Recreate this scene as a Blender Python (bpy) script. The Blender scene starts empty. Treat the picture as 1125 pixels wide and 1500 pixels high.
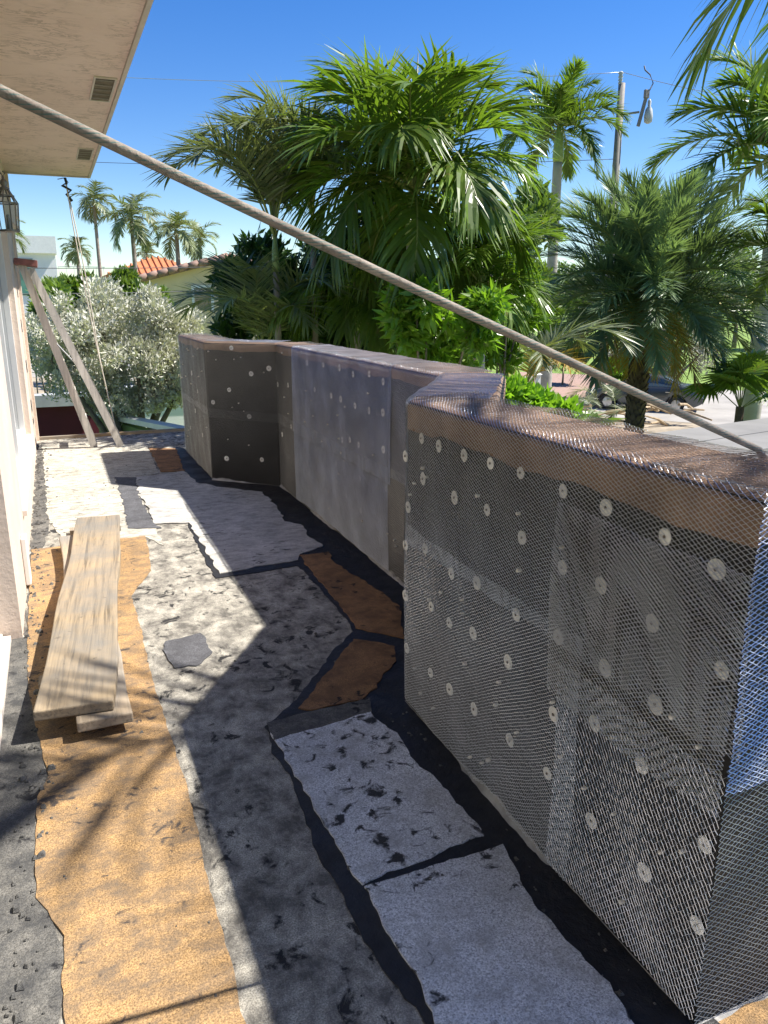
import bpy, bmesh, math, random
import numpy as np
from mathutils import Vector, Matrix
from mathutils.geometry import delaunay_2d_cdt
PI = math.pi
R = math.radians
random.seed(7); RNG = np.random.default_rng(7)
SC = bpy.context.scene
COL = SC.collection

# ------------------------------------------------------------------ camera
H = 1.6
YAW = R(22.9); PITCH = math.atan(310 / 1127)
cd = bpy.data.cameras.new('camera'); cam = bpy.data.objects.new('camera', cd); COL.objects.link(cam)
cam.location = (0, 0, H); cam.rotation_euler = (PI / 2 - PITCH, 0, -YAW)
cd.sensor_fit = 'AUTO'; cd.sensor_width = 36; cd.lens = 36 * 1127 / 1500
cd.clip_start = 0.05; cd.clip_end = 2000
SC.camera = cam
SC.render.resolution_x = 768; SC.render.resolution_y = 1024

# ------------------------------------------------------------------ sky, sun, exposure
SUNV = Vector((0.89, -0.18, 1.24)).normalized()
w = bpy.data.worlds.new('World'); SC.world = w; w.use_nodes = True
wn = w.node_tree; bg = wn.nodes['Background']
sky = wn.nodes.new('ShaderNodeTexSky'); sky.sky_type = 'NISHITA'; sky.sun_disc = False
sky.sun_elevation = math.asin(SUNV.z); sky.sun_rotation = math.atan2(SUNV.x, SUNV.y)
sky.air_density = 1.0; sky.dust_density = 0.0; sky.ozone_density = 2.0; sky.altitude = 300
hs = wn.nodes.new('ShaderNodeHueSaturation'); hs.inputs['Saturation'].default_value = 1.4; hs.inputs['Hue'].default_value = 0.514; hs.inputs['Value'].default_value = 1.08
wn.links.new(sky.outputs[0], hs.inputs['Color']); wn.links.new(hs.outputs[0], bg.inputs[0]); bg.inputs[1].default_value = 0.078
sl = bpy.data.lights.new('sun', 'SUN'); sl.energy = 5.0; sl.angle = R(0.53); sl.color = (1, 0.95, 0.87)
so = bpy.data.objects.new('sun', sl); COL.objects.link(so); so.rotation_euler = SUNV.to_track_quat('Z', 'Y').to_euler()
SC.view_settings.view_transform = 'Standard'; SC.view_settings.look = 'None'
SC.view_settings.gamma = 1; SC.view_settings.exposure = 1.05

# ------------------------------------------------------------------ placing helpers (photo survey -> metres)
_f = Vector((math.sin(YAW) * math.cos(PITCH), math.cos(YAW) * math.cos(PITCH), -math.sin(PITCH)))
_r = Vector((math.cos(YAW), -math.sin(YAW), 0))
_u = _r.cross(_f)
CAMP = Vector((0, 0, H))
def ray(x, y): return _f + _r * ((x - 562.5) / 1127) - _u * ((y - 750) / 1127)
def onz(x, y, z=0.0):
    d = ray(x, y); return CAMP + d * ((z - H) / d.z)
def onx(x, y, X):
    d = ray(x, y); return CAMP + d * (X / d.x)
def at(x, y, dist):
    d = ray(x, y); return CAMP + d * (dist / math.hypot(d.x, d.y))

# ------------------------------------------------------------------ materials
def new_mat(name):
    m = bpy.data.materials.new(name); m.use_nodes = True
    nt = m.node_tree; b = nt.nodes['Principled BSDF']
    return m, nt, b
def node(nt, t, **kw):
    n = nt.nodes.new(t)
    for k, v in kw.items():
        if k in n.inputs: n.inputs[k].default_value = v
        else: setattr(n, k, v)
    return n
def ramp(nt, src, stops):
    r = nt.nodes.new('ShaderNodeValToRGB'); e = r.color_ramp.elements
    while len(e) < len(stops): e.new(0.5)
    for i, (p, c) in enumerate(stops):
        e[i].position = p; e[i].color = (c[0], c[1], c[2], 1) if not isinstance(c, float) else (c, c, c, 1)
    nt.links.new(src, r.inputs[0]); return r.outputs[0]
def mix(nt, fac, a, b, mode='MIX'):
    m = nt.nodes.new('ShaderNodeMix'); m.data_type = 'RGBA'; m.blend_type = mode
    for s, v in ((m.inputs[0], fac), (m.inputs[6], a), (m.inputs[7], b)):
        if hasattr(v, 'is_linked') or hasattr(v, 'links'): nt.links.new(v, s)
        elif isinstance(v, (int, float)): s.default_value = v
        else: s.default_value = (*v, 1)
    return m.outputs[2]
def noise(nt, co, scale, detail=4, rough=0.55, dist=0.0):
    n = node(nt, 'ShaderNodeTexNoise'); n.inputs['Scale'].default_value = scale
    n.inputs['Detail'].default_value = detail; n.inputs['Roughness'].default_value = rough
    n.inputs['Distortion'].default_value = dist
    nt.links.new(co, n.inputs['Vector']); return n.outputs['Fac']
def coords(nt, scale=(1, 1, 1), world=True):
    if world:
        g = nt.nodes.new('ShaderNodeNewGeometry'); src = g.outputs['Position']
    else:
        g = nt.nodes.new('ShaderNodeTexCoord'); src = g.outputs['Object']
    mp = nt.nodes.new('ShaderNodeMapping'); mp.inputs['Scale'].default_value = scale
    nt.links.new(src, mp.inputs['Vector']); return mp.outputs[0]
def bump(nt, b, h, strength=0.3, dist=0.01):
    n = nt.nodes.new('ShaderNodeBump'); n.inputs['Strength'].default_value = strength; n.inputs['Distance'].default_value = dist
    nt.links.new(h, n.inputs['Height']); nt.links.new(n.outputs[0], b.inputs['Normal'])

def simple(name, col, rough=0.6, metal=0.0, var=0.12, scale=6, bumpk=0.0, bscale=60, world=False, spec=None):
    m, nt, b = new_mat(name); co = coords(nt, world=world)
    n = noise(nt, co, scale, 5)
    lo = tuple(c * (1 - var) for c in col); hi = tuple(min(1, c * (1 + var)) for c in col)
    c = ramp(nt, n, [(0.3, lo), (0.7, hi)]); nt.links.new(c, b.inputs['Base Color'])
    b.inputs['Roughness'].default_value = rough; b.inputs['Metallic'].default_value = metal
    if spec is not None: b.inputs['Specular IOR Level'].default_value = spec
    if bumpk: bump(nt, b, noise(nt, co, bscale, 4), bumpk, 0.01)
    return m

def granule(name, base, dark, dark_amt, streak=1.0, stain=(0.02, 0.02, 0.022), stain_t=0.66, stain2=None, wet=0.85, rot=0.0):
    """granulated roofing sheet: fine grain, wear blotches, black tar marks"""
    m, nt, b = new_mat(name); co = coords(nt, (1, 1, 1))
    fine = noise(nt, co, 210, 3, 0.75)
    c = ramp(nt, fine, [(0.36, tuple(x * 0.45 for x in base)), (0.5, base), (0.64, tuple(min(1, x * 1.5) for x in base))])
    co2 = coords(nt, (1, streak, 1))
    blot = noise(nt, co2, 9, 11, 0.76, 0.2)
    f = ramp(nt, blot, [(0.5 - dark_amt * 0.25, 0.0), (0.72 - dark_amt * 0.2, 1.0)])
    c = mix(nt, f, c, dark)
    big = noise(nt, co, 2.1, 4, 0.6)
    f3 = ramp(nt, big, [(0.35, 0.82), (0.65, 1.08)])
    c = mix(nt, 1.0, c, f3, 'MULTIPLY')
    st = noise(nt, co2, 15, 6, 0.62, 0.6)
    st2 = noise(nt, co, 2.7, 3, 0.5)
    ma = nt.nodes.new('ShaderNodeMath'); ma.operation = 'MULTIPLY_ADD'; ma.inputs[1].default_value = 0.55
    nt.links.new(st2, ma.inputs[0]); nt.links.new(st, ma.inputs[2])
    f2 = ramp(nt, ma.outputs[0], [(stain_t + 0.25, 0.0), (stain_t + 0.33, 0.95)])
    c = mix(nt, f2, c, stain)
    nt.links.new(c, b.inputs['Base Color']); b.inputs['Roughness'].default_value = wet
    b.inputs['Specular IOR Level'].default_value = 0.25
    ad = nt.nodes.new('ShaderNodeMath'); ad.operation = 'ADD'
    nt.links.new(fine, ad.inputs[0]); nt.links.new(blot, ad.inputs[1])
    bump(nt, b, ad.outputs[0], 0.7, 0.006)
    return m

def leaf_mat(name, col, trans=0.3, rough=0.42, var=0.35, tip=None, back=None):
    m, nt, b = new_mat(name)
    oi = nt.nodes.new('ShaderNodeObjectInfo'); co = coords(nt)
    n = noise(nt, co, 2.3, 3)
    ad = nt.nodes.new('ShaderNodeMath'); ad.operation = 'MULTIPLY_ADD'; ad.inputs[1].default_value = 0.5
    nt.links.new(oi.outputs['Random'], ad.inputs[0]); nt.links.new(n, ad.inputs[2])
    lo = tuple(c * (1 - var) for c in col); hi = tuple(c * (1 + var) for c in col)
    stops = [(0.35, lo), (0.75, col), (1.0, hi)]
    c = ramp(nt, ad.outputs[0], stops)
    if tip:
        fine = noise(nt, co, 9, 2)
        c = mix(nt, ramp(nt, fine, [(0.64, 0.0), (0.78, 0.75)]), c, tip)
    nt.links.new(c, b.inputs['Base Color']); b.inputs['Roughness'].default_value = rough
    tr = nt.nodes.new('ShaderNodeBsdfTranslucent')
    bc = mix(nt, 1.0, c, (1.5, 1.6, 0.6), 'MULTIPLY'); nt.links.new(bc, tr.inputs[0])
    ms = nt.nodes.new('ShaderNodeMixShader'); ms.inputs[0].default_value = trans
    nt.links.new(b.outputs[0], ms.inputs[1]); nt.links.new(tr.outputs[0], ms.inputs[2])
    nt.links.new(ms.outputs[0], nt.nodes['Material Output'].inputs[0])
    return m

M = {}
M['base'] = granule('weathered_base_sheet', (0.55, 0.515, 0.435), (0.14, 0.13, 0.115), 0.58, 0.8, stain_t=0.60)
M['cream'] = granule('pale_granule_sheet', (0.60, 0.57, 0.48), (0.20, 0.185, 0.16), 0.35, 2.2, stain_t=0.7)
M['orange'] = granule('tan_granule_sheet', (0.46, 0.285, 0.13), (0.20, 0.15, 0.105), 0.36, 1.4, stain=(0.07, 0.06, 0.055), stain_t=0.625)
M['orange2'] = granule('rust_granule_sheet', (0.34, 0.185, 0.085), (0.16, 0.09, 0.05), 0.4, 1, stain_t=0.66)
M['white'] = granule('white_granule_sheet', (0.74, 0.74, 0.74), (0.42, 0.41, 0.39), 0.1, 1, stain_t=0.60)
M['greysheet'] = granule('pale_grey_sheet', (0.58, 0.56, 0.52), (0.28, 0.27, 0.25), 0.3, 1.6, stain_t=0.665)
M['slate'] = granule('slate_grey_patch', (0.13, 0.13, 0.14), (0.07, 0.07, 0.075), 0.3, 1, stain_t=0.75)
M['edgegrit'] = granule('grey_grit', (0.19, 0.18, 0.16), (0.07, 0.07, 0.07), 0.5, 1, stain_t=0.64)
m, nt, b = new_mat('black_tar'); M['tar'] = m
co = coords(nt); n = noise(nt, co, 14, 6, 0.6)
nt.links.new(ramp(nt, n, [(0.3, (0.008, 0.008, 0.009)), (0.75, (0.026, 0.026, 0.029))]), b.inputs['Base Color'])
nt.links.new(ramp(nt, noise(nt, co, 5, 4), [(0.3, 0.42), (0.7, 0.75)]), b.inputs['Roughness'])
bump(nt, b, noise(nt, co, 38, 6, 0.65), 0.55, 0.012)

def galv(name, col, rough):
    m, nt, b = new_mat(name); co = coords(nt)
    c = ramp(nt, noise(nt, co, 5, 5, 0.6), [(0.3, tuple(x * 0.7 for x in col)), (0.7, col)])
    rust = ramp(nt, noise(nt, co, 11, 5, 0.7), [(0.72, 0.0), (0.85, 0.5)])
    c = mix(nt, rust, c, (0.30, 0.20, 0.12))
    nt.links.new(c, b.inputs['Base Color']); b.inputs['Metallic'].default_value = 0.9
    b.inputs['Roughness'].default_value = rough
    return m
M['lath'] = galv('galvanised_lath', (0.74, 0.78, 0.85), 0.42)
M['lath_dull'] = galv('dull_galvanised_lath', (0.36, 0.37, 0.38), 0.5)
m, nt, b = new_mat('black_felt'); M['felt'] = m
co = coords(nt); n = noise(nt, co, 4, 6, 0.65)
cc = ramp(nt, n, [(0.3, (0.008, 0.0078, 0.0075)), (0.75, (0.024, 0.022, 0.020))])
dr = noise(nt, coords(nt, (6, 6, 1.2)), 3, 5)
cc = mix(nt, ramp(nt, dr, [(0.64, 0.0), (0.80, 0.45)]), cc, (0.09, 0.085, 0.08))
nt.links.new(cc, b.inputs['Base Color']); b.inputs['Roughness'].default_value = 0.7
bump(nt, b, noise(nt, co, 9, 4), 0.4, 0.02)
M['brown'] = simple('brown_wrap', (0.26, 0.165, 0.105), 0.75, var=0.35, scale=5, bumpk=0.4, bscale=40, world=True)
M['washer'] = simple('white_plastic_washer', (0.78, 0.77, 0.72), 0.55, var=0.12, scale=40)
M['mortar'] = simple('grey_mortar', (0.36, 0.35, 0.33), 0.9, var=0.35, scale=12, bumpk=0.6, bscale=50, world=True)
m, nt, b = new_mat('stucco'); M['stucco'] = m
co = coords(nt)
c = ramp(nt, noise(nt, co, 2.5, 6), [(0.3, (0.62, 0.50, 0.41)), (0.7, (0.72, 0.60, 0.50))])
nt.links.new(c, b.inputs['Base Color']); b.inputs['Roughness'].default_value = 0.85
bump(nt, b, noise(nt, co, 45, 5, 0.6), 0.35, 0.01)
m, nt, b = new_mat('soffit_stucco'); M['soffit'] = m
co = coords(nt, (5.0, 12.0, 1))
n = noise(nt, co, 1.4, 7, 0.6, 0.9)
n2 = noise(nt, coords(nt), 1.2, 4)
c = ramp(nt, n2, [(0.3, (0.82, 0.65, 0.56)), (0.7, (0.90, 0.73, 0.64))])
crk = ramp(nt, n, [(0.455, 0.0), (0.49, 0.5), (0.51, 0.5), (0.545, 0.0)])
bl = ramp(nt, noise(nt, coords(nt), 4, 3), [(0.42, 0.0), (0.58, 1.0)])
crk2 = mix(nt, 1.0, crk, bl, 'MULTIPLY')
nt.links.new(mix(nt, crk2, c, (0.30, 0.22, 0.16)), b.inputs['Base Color']); b.inputs['Roughness'].default_value = 0.9
bump(nt, b, n, 0.8, 0.02)
M['trim'] = simple('painted_trim', (0.62, 0.56, 0.50), 0.6, var=0.1)
M['whitepaint'] = simple('white_paint', (0.80, 0.79, 0.76), 0.45, var=0.06)
M['vent'] = simple('vent_mesh', (0.16, 0.13, 0.09), 0.8, var=0.3, scale=30)
m, nt, b = new_mat('window_glass'); M['glass'] = m
b.inputs['Base Color'].default_value = (0.05, 0.07, 0.08, 1); b.inputs['Roughness'].default_value = 0.05; b.inputs['Specular IOR Level'].default_value = 0.9
m, nt, b = new_mat('green_glass'); M['greenglass'] = m
b.inputs['Base Color'].default_value = (0.10, 0.26, 0.20, 1); b.inputs['Roughness'].default_value = 0.08
m, nt, b = new_mat('clear_lantern_glass'); M['clearglass'] = m
b.inputs['Base Color'].default_value = (0.85, 0.9, 0.92, 1); b.inputs['Roughness'].default_value = 0.03
b.inputs['Transmission Weight'].default_value = 0.95; b.inputs['IOR'].default_value = 1.05
M['bronze'] = simple('weathered_bronze', (0.22, 0.19, 0.16), 0.5, 0.6, var=0.3, scale=30)

def wood(name, col, grain_axis=(30, 1.2, 30)):
    m, nt, b = new_mat(name); tc = nt.nodes.new('ShaderNodeTexCoord')
    mp = nt.nodes.new('ShaderNodeMapping'); mp.inputs['Scale'].default_value = grain_axis
    nt.links.new(tc.outputs['Object'], mp.inputs[0])
    n = noise(nt, mp.outputs[0], 1.5, 8, 0.65, 0.4); n2 = noise(nt, tc.outputs['Object'], 2.5, 5, 0.6)
    c = ramp(nt, n, [(0.34, tuple(x * 0.42 for x in col)), (0.5, col), (0.68, tuple(min(1, x * 1.2) for x in col))])
    c = mix(nt, ramp(nt, n2, [(0.38, 0.0), (0.62, 0.8)]), c, (col[1] * 0.75, col[1] * 0.72, col[1] * 0.66))
    sp = noise(nt, tc.outputs['Object'], 22, 4, 0.6)
    c = mix(nt, ramp(nt, sp, [(0.64, 0.0), (0.74, 0.6)]), c, (0.09, 0.075, 0.06))
    nt.links.new(c, b.inputs['Base Color']); b.inputs['Roughness'].default_value = 0.8
    bump(nt, b, n, 0.45, 0.006)
    return m
M['plank'] = wood('weathered_plank', (0.33, 0.25, 0.155))
M['plank2'] = wood('grey_plank', (0.40, 0.31, 0.21))
M['edgewood'] = wood('edge_board_wood', (0.42, 0.28, 0.14), (1.2, 30, 30))
M['ladder'] = wood('painted_ladder_wood', (0.56, 0.52, 0.46), (20, 20, 1.0))
M['ladder_red'] = simple('red_ladder_cap', (0.24, 0.09, 0.075), 0.6, var=0.25, scale=20)
M['polewood'] = wood('grey_pole_wood', (0.30, 0.27, 0.24), (14, 14, 0.6))
m, nt, b = new_mat('speckled_rope'); M['rope'] = m
tc = nt.nodes.new('ShaderNodeTexCoord')
c = ramp(nt, noise(nt, tc.outputs['Object'], 14, 5, 0.7), [(0.3, (0.15, 0.115, 0.095)), (0.7, (0.30, 0.25, 0.21))])
mp = nt.nodes.new('ShaderNodeMapping'); mp.inputs['Scale'].default_value = (1, 1, 1); nt.links.new(tc.outputs['UV'], mp.inputs[0])
wv = nt.nodes.new('ShaderNodeTexWave'); wv.inputs['Scale'].default_value = 3.6; wv.inputs['Distortion'].default_value = 1.2; wv.inputs['Detail'].default_value = 2
mp.inputs['Rotation'].default_value = (0, 0, R(38)); nt.links.new(mp.outputs[0], wv.inputs[0])
n = noise(nt, tc.outputs['UV'], 3.0, 3)
f = mix(nt, 1.0, ramp(nt, wv.outputs['Fac'], [(0.72, 0.0), (0.84, 0.85)]), ramp(nt, n, [(0.38, 0.1), (0.55, 1.0)]), 'MULTIPLY')
c = mix(nt, f, c, (0.06, 0.13, 0.12))
c = mix(nt, ramp(nt, noise(nt, tc.outputs['Object'], 60, 3, 0.6), [(0.6, 0.0), (0.72, 0.7)]), c, (0.10, 0.08, 0.06))
nt.links.new(c, b.inputs['Base Color']); b.inputs['Roughness'].default_value = 0.85
bump(nt, b, noise(nt, tc.outputs['Object'], 120, 3), 0.5, 0.004)
M['cord'] = simple('pale_cord', (0.62, 0.55, 0.46), 0.8)
M['black'] = simple('black_cord', (0.02, 0.02, 0.02), 0.6)
M['wire'] = simple('cable', (0.05, 0.05, 0.055), 0.6)
M['wirelight'] = simple('bright_cable', (0.45, 0.47, 0.5), 0.4, 0.5)
# plants
M['frond'] = leaf_mat('palm_green', (0.125, 0.195, 0.032), 0.33, 0.36, tip=(0.24, 0.17, 0.06))
M['frond_bright'] = leaf_mat('bright_palm_green', (0.135, 0.215, 0.032), 0.34, 0.34, tip=(0.24, 0.17, 0.06))
M['frond_grey'] = leaf_mat('grey_palm_green', (0.17, 0.20, 0.10), 0.26, 0.42, tip=(0.24, 0.17, 0.06))
M['frond_date'] = leaf_mat('blue_green_date_palm', (0.145, 0.205, 0.11), 0.26, 0.38)
M['frond_dry'] = leaf_mat('yellowing_palm', (0.30, 0.19, 0.035), 0.3, 0.5)
M['frond_far'] = leaf_mat('hazed_palm_green', (0.19, 0.225, 0.11), 0.28, 0.45)  # distance haze painted in: leaf colour lightened and greyed for the far palms
M['silver'] = leaf_mat('silver_leaf', (0.47, 0.47, 0.41), 0.12, 0.6, 0.3)
M['shrub'] = leaf_mat('glossy_shrub_leaf', (0.15, 0.27, 0.030), 0.38, 0.32, 0.4)
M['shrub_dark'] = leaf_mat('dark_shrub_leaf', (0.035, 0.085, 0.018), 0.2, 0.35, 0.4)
M['tree'] = leaf_mat('tree_leaf', (0.12, 0.18, 0.038), 0.28, 0.45, 0.4)
M['rachis'] = simple('frond_stalk', (0.22, 0.25, 0.07), 0.5)
M['bark'] = simple('grey_bark', (0.21, 0.18, 0.14), 0.9, var=0.4, scale=8, bumpk=0.6, bscale=25)
M['palmbark'] = simple('palm_bark', (0.26, 0.23, 0.19), 0.9, var=0.3, scale=6, bumpk=0.4, bscale=30)
M['royalbark'] = simple('royal_palm_bark', (0.36, 0.33, 0.28), 0.8, var=0.18, scale=3, bumpk=0.2, bscale=20)
M['crownshaft'] = simple('green_crownshaft', (0.26, 0.34, 0.10), 0.4, var=0.2)
M['boot'] = simple('leaf_base_brown', (0.15, 0.10, 0.065), 0.9, var=0.5, scale=5)
# far setting
m, nt, b = new_mat('grass'); M['grass'] = m
co = coords(nt); n = noise(nt, co, 1.2, 8, 0.65)
c = ramp(nt, n, [(0.25, (0.09, 0.15, 0.025)), (0.5, (0.17, 0.27, 0.04)), (0.8, (0.27, 0.34, 0.07))])
nt.links.new(c, b.inputs['Base Color']); b.inputs['Roughness'].default_value = 0.9
bump(nt, b, noise(nt, co, 30, 4), 0.8, 0.05)
M['asphalt'] = simple('pale_street', (0.32, 0.30, 0.27), 0.9, var=0.2, scale=0.8, bumpk=0.3, bscale=40, world=True)
M['concrete'] = simple('grey_roof_membrane', (0.20, 0.195, 0.185), 0.85, var=0.15, scale=1.2, bumpk=0.15, bscale=30, world=True)
M['dirt'] = simple('dirt', (0.30, 0.25, 0.18), 0.95, var=0.35, scale=2, bumpk=0.5, bscale=14, world=True)
m, nt, b = new_mat('brick_pavers'); M['pavers'] = m
br = nt.nodes.new('ShaderNodeTexBrick'); br.inputs['Scale'].default_value = 2.2
br.inputs['Color1'].default_value = (0.36, 0.22, 0.17, 1); br.inputs['Color2'].default_value = (0.28, 0.17, 0.13, 1); br.inputs['Mortar'].default_value = (0.30, 0.25, 0.2, 1)
nt.links.new(coords(nt), br.inputs['Vector']); nt.links.new(br.outputs['Color'], b.inputs['Base Color']); b.inputs['Roughness'].default_value = 0.9
M['maroon'] = simple('maroon_paint', (0.10, 0.008, 0.022), 0.6, var=0.2, scale=2)
M['green'] = simple('olive_green_paint', (0.13, 0.19, 0.06), 0.7, var=0.15, scale=2)
M['coping'] = simple('grey_coping', (0.42, 0.43, 0.44), 0.6, var=0.15, scale=4)
M['whitewall'] = simple('white_render', (0.78, 0.77, 0.75), 0.7, var=0.06, scale=1)
M['yellow'] = simple('yellow_render', (0.68, 0.55, 0.33), 0.8, var=0.06, scale=1)
M['rooftile'] = simple('brown_roof_tile', (0.27, 0.17, 0.13), 0.8, var=0.3, scale=3, world=True)
M['orangetile'] = simple('orange_roof_tile', (0.52, 0.18, 0.07), 0.7, var=0.2, scale=2, world=True)
M['carpaint'] = simple('dark_grey_car_paint', (0.10, 0.11, 0.115), 0.2, 0.5, var=0.05)
M['tyre'] = simple('tyre_rubber', (0.02, 0.02, 0.02), 0.8)
M['rim'] = simple('alloy_rim', (0.55, 0.56, 0.58), 0.3, 0.8)
M['taillight'] = simple('red_taillight', (0.30, 0.02, 0.02), 0.2)
M['pinkdot'] = simple('nail_head', (0.72, 0.68, 0.60), 0.5)
M['deadwood'] = simple('cut_branches', (0.42, 0.32, 0.20), 0.9, var=0.4, scale=6)

# ------------------------------------------------------------------ object helpers
def tag(o, label=None, cat=None, group=None, kind=None):
    if label: o['label'] = label
    if cat: o['category'] = cat
    if group: o['group'] = group
    if kind: o['kind'] = kind
    return o
def link(name, me, mat=None, parent=None):
    o = bpy.data.objects.new(name, me); COL.objects.link(o)
    if mat is not None and me is not None and len(me.materials) == 0: me.materials.append(M[mat] if isinstance(mat, str) else mat)
    if parent is not None: o.parent = parent
    return o
def empty(name, loc=(0, 0, 0), rz=0.0):
    o = bpy.data.objects.new(name, None); COL.objects.link(o); o.location = loc; o.rotation_euler = (0, 0, rz)
    o.empty_display_size = 0.1
    return o
def mesh(name, verts, faces, smooth=False):
    me = bpy.data.meshes.new(name); me.from_pydata([tuple(v) for v in verts], [], [tuple(f) for f in faces]); me.update()
    if smooth: me.polygons.foreach_set('use_smooth', [True] * len(me.polygons))
    return me
def fast_mesh(name, V, Q):
    """numpy verts (n,3), quads (m,4)"""
    me = bpy.data.meshes.new(name); me.vertices.add(len(V)); me.vertices.foreach_set('co', np.asarray(V, np.float32).ravel())
    k = Q.shape[1]
    me.loops.add(Q.size); me.loops.foreach_set('vertex_index', Q.astype(np.int32).ravel())
    me.polygons.add(len(Q)); me.polygons.foreach_set('loop_start', np.arange(0, Q.size, k, dtype=np.int32))
    me.update(calc_edges=True); me.validate(); return me
class MB:
    def __init__(s): s.v = []; s.f = []; s.uv = None
    def add(s, vs, fs):
        o = len(s.v); s.v += [tuple(v) for v in vs]; s.f += [tuple(i + o for i in f) for f in fs]
    def box(s, x0, x1, y0, y1, z0, z1):
        s.add([(x0, y0, z0), (x1, y0, z0), (x1, y1, z0), (x0, y1, z0), (x0, y0, z1), (x1, y0, z1), (x1, y1, z1), (x0, y1, z1)],
              [(0, 3, 2, 1), (4, 5, 6, 7), (0, 1, 5, 4), (1, 2, 6, 5), (2, 3, 7, 6), (3, 0, 4, 7)])
    def bar(s, a, b, w, h, up=(0, 0, 1)):
        a = Vector(a); b = Vector(b); d = (b - a).normalized(); upv = Vector(up)
        if abs(d.dot(upv)) > 0.98: upv = Vector((1, 0, 0))
        sx = d.cross(upv).normalized() * w / 2; sy = sx.cross(d).normalized() * h / 2
        vs = [a - sx - sy, a + sx - sy, a + sx + sy, a - sx + sy, b - sx - sy, b + sx - sy, b + sx + sy, b - sx + sy]
        s.add(vs, [(0, 3, 2, 1), (4, 5, 6, 7), (0, 1, 5, 4), (1, 2, 6, 5), (2, 3, 7, 6), (3, 0, 4, 7)])
    def tube(s, pts, rad, n=8, cap=True):
        pts = [Vector(p) for p in pts]; rads = rad if hasattr(rad, '__len__') else [rad] * len(pts)
        t0 = (pts[1] - pts[0]).normalized(); ref = Vector((0, 0, 1)) if abs(t0.z) < 0.9 else Vector((1, 0, 0))
        rings = []
        for i, p in enumerate(pts):
            a = pts[max(0, i - 1)]; b = pts[min(len(pts) - 1, i + 1)]; t = (b - a).normalized()
            x = t.cross(ref).normalized(); y = x.cross(t).normalized()
            rings.append([p + (x * math.cos(2 * PI * k / n) + y * math.sin(2 * PI * k / n)) * rads[i] for k in range(n)])
        o = len(s.v)
        for r_ in rings: s.v += [tuple(q) for q in r_]
        for i in range(len(rings) - 1):
            for k in range(n): s.f.append((o + i * n + k, o + i * n + (k + 1) % n, o + (i + 1) * n + (k + 1) % n, o + (i + 1) * n + k))
        if cap:
            s.f.append(tuple(o + k for k in reversed(range(n)))); e = o + (len(rings) - 1) * n; s.f.append(tuple(e + k for k in range(n)))
    def lathe(s, prof, c=(0, 0, 0), n=12):
        pts = [Vector((c[0], c[1], c[2] + z)) for r_, z in prof]
        o = len(s.v)
        for (r_, z) in prof:
            for k in range(n): s.v.append((c[0] + r_ * math.cos(2 * PI * k / n), c[1] + r_ * math.sin(2 * PI * k / n), c[2] + z))
        for i in range(len(prof) - 1):
            for k in range(n): s.f.append((o + i * n + k, o + i * n + (k + 1) % n, o + (i + 1) * n + (k + 1) % n, o + (i + 1) * n + k))
        s.f.append(tuple(o + k for k in reversed(range(n)))); e = o + (len(prof) - 1) * n; s.f.append(tuple(e + k for k in range(n)))
    def build(s, name, mat, parent=None, smooth=False, bevel=0.0):
        me = mesh(name, s.v, s.f, smooth)
        if bevel:
            bm = bmesh.new(); bm.from_mesh(me)
            bmesh.ops.bevel(bm, geom=list(bm.edges), offset=bevel, segments=2, affect='EDGES', profile=0.6); bm.to_mesh(me); bm.free()
        return link(name, me, mat, parent)
def copy_tree(o, parent=None):
    c = o.copy(); COL.objects.link(c); c.parent = parent
    for ch in list(o.children): copy_tree(ch, c)
    return c
def lerp(a, b, t): return a + (b - a) * t

def ragged(poly, step=0.04, amp=0.012, seed=0):
    rnd = random.Random(seed); out = []
    n = len(poly); ph = [rnd.uniform(0, 6) for _ in range(4)]; s = 0
    for i in range(n):
        a = Vector(poly[i][:2]); b = Vector(poly[(i + 1) % n][:2]); L = (b - a).length; k = max(1, int(L / step))
        nrm = Vector((-(b - a).y, (b - a).x)).normalized() if L > 0 else Vector((0, 0))
        for j in range(k):
            s += L / k
            d = min(amp, .3 * L / k) * (0.5 * math.sin(s * 23 + ph[0]) + 0.35 * math.sin(s * 61 + ph[1]) + rnd.uniform(-.55, .55))
            out.append(a.lerp(b, j / k) + nrm * d)
    return out
def sheet(name, poly, z0, z1, mat, parent, step=0.04, amp=0.012, seed=0, label=None):
    P = ragged(poly, step, amp, seed); n = len(P)
    bm = bmesh.new(); top = [bm.verts.new((p.x, p.y, z1)) for p in P]; bot = [bm.verts.new((p.x, p.y, z0)) for p in P]
    cv, ce, cf, ov, oe, of = delaunay_2d_cdt([Vector((p.x, p.y)) for p in P], [], [list(range(n))], 1, 1e-5)
    ev = [bm.verts.new((p.x, p.y, z1)) for p in cv]
    for t in cf:
        try: bm.faces.new([ev[q] for q in t])
        except ValueError: pass
    for i in range(n): bm.faces.new((top[i], bot[i], bot[(i + 1) % n], top[(i + 1) % n]))
    bmesh.ops.remove_doubles(bm, verts=list(bm.verts), dist=2e-5); bmesh.ops.recalc_face_normals(bm, faces=list(bm.faces))
    me = bpy.data.meshes.new(name); bm.to_mesh(me); bm.free()
    o = link(name, me, mat, parent)
    if label: o['label'] = label
    return o

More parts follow.
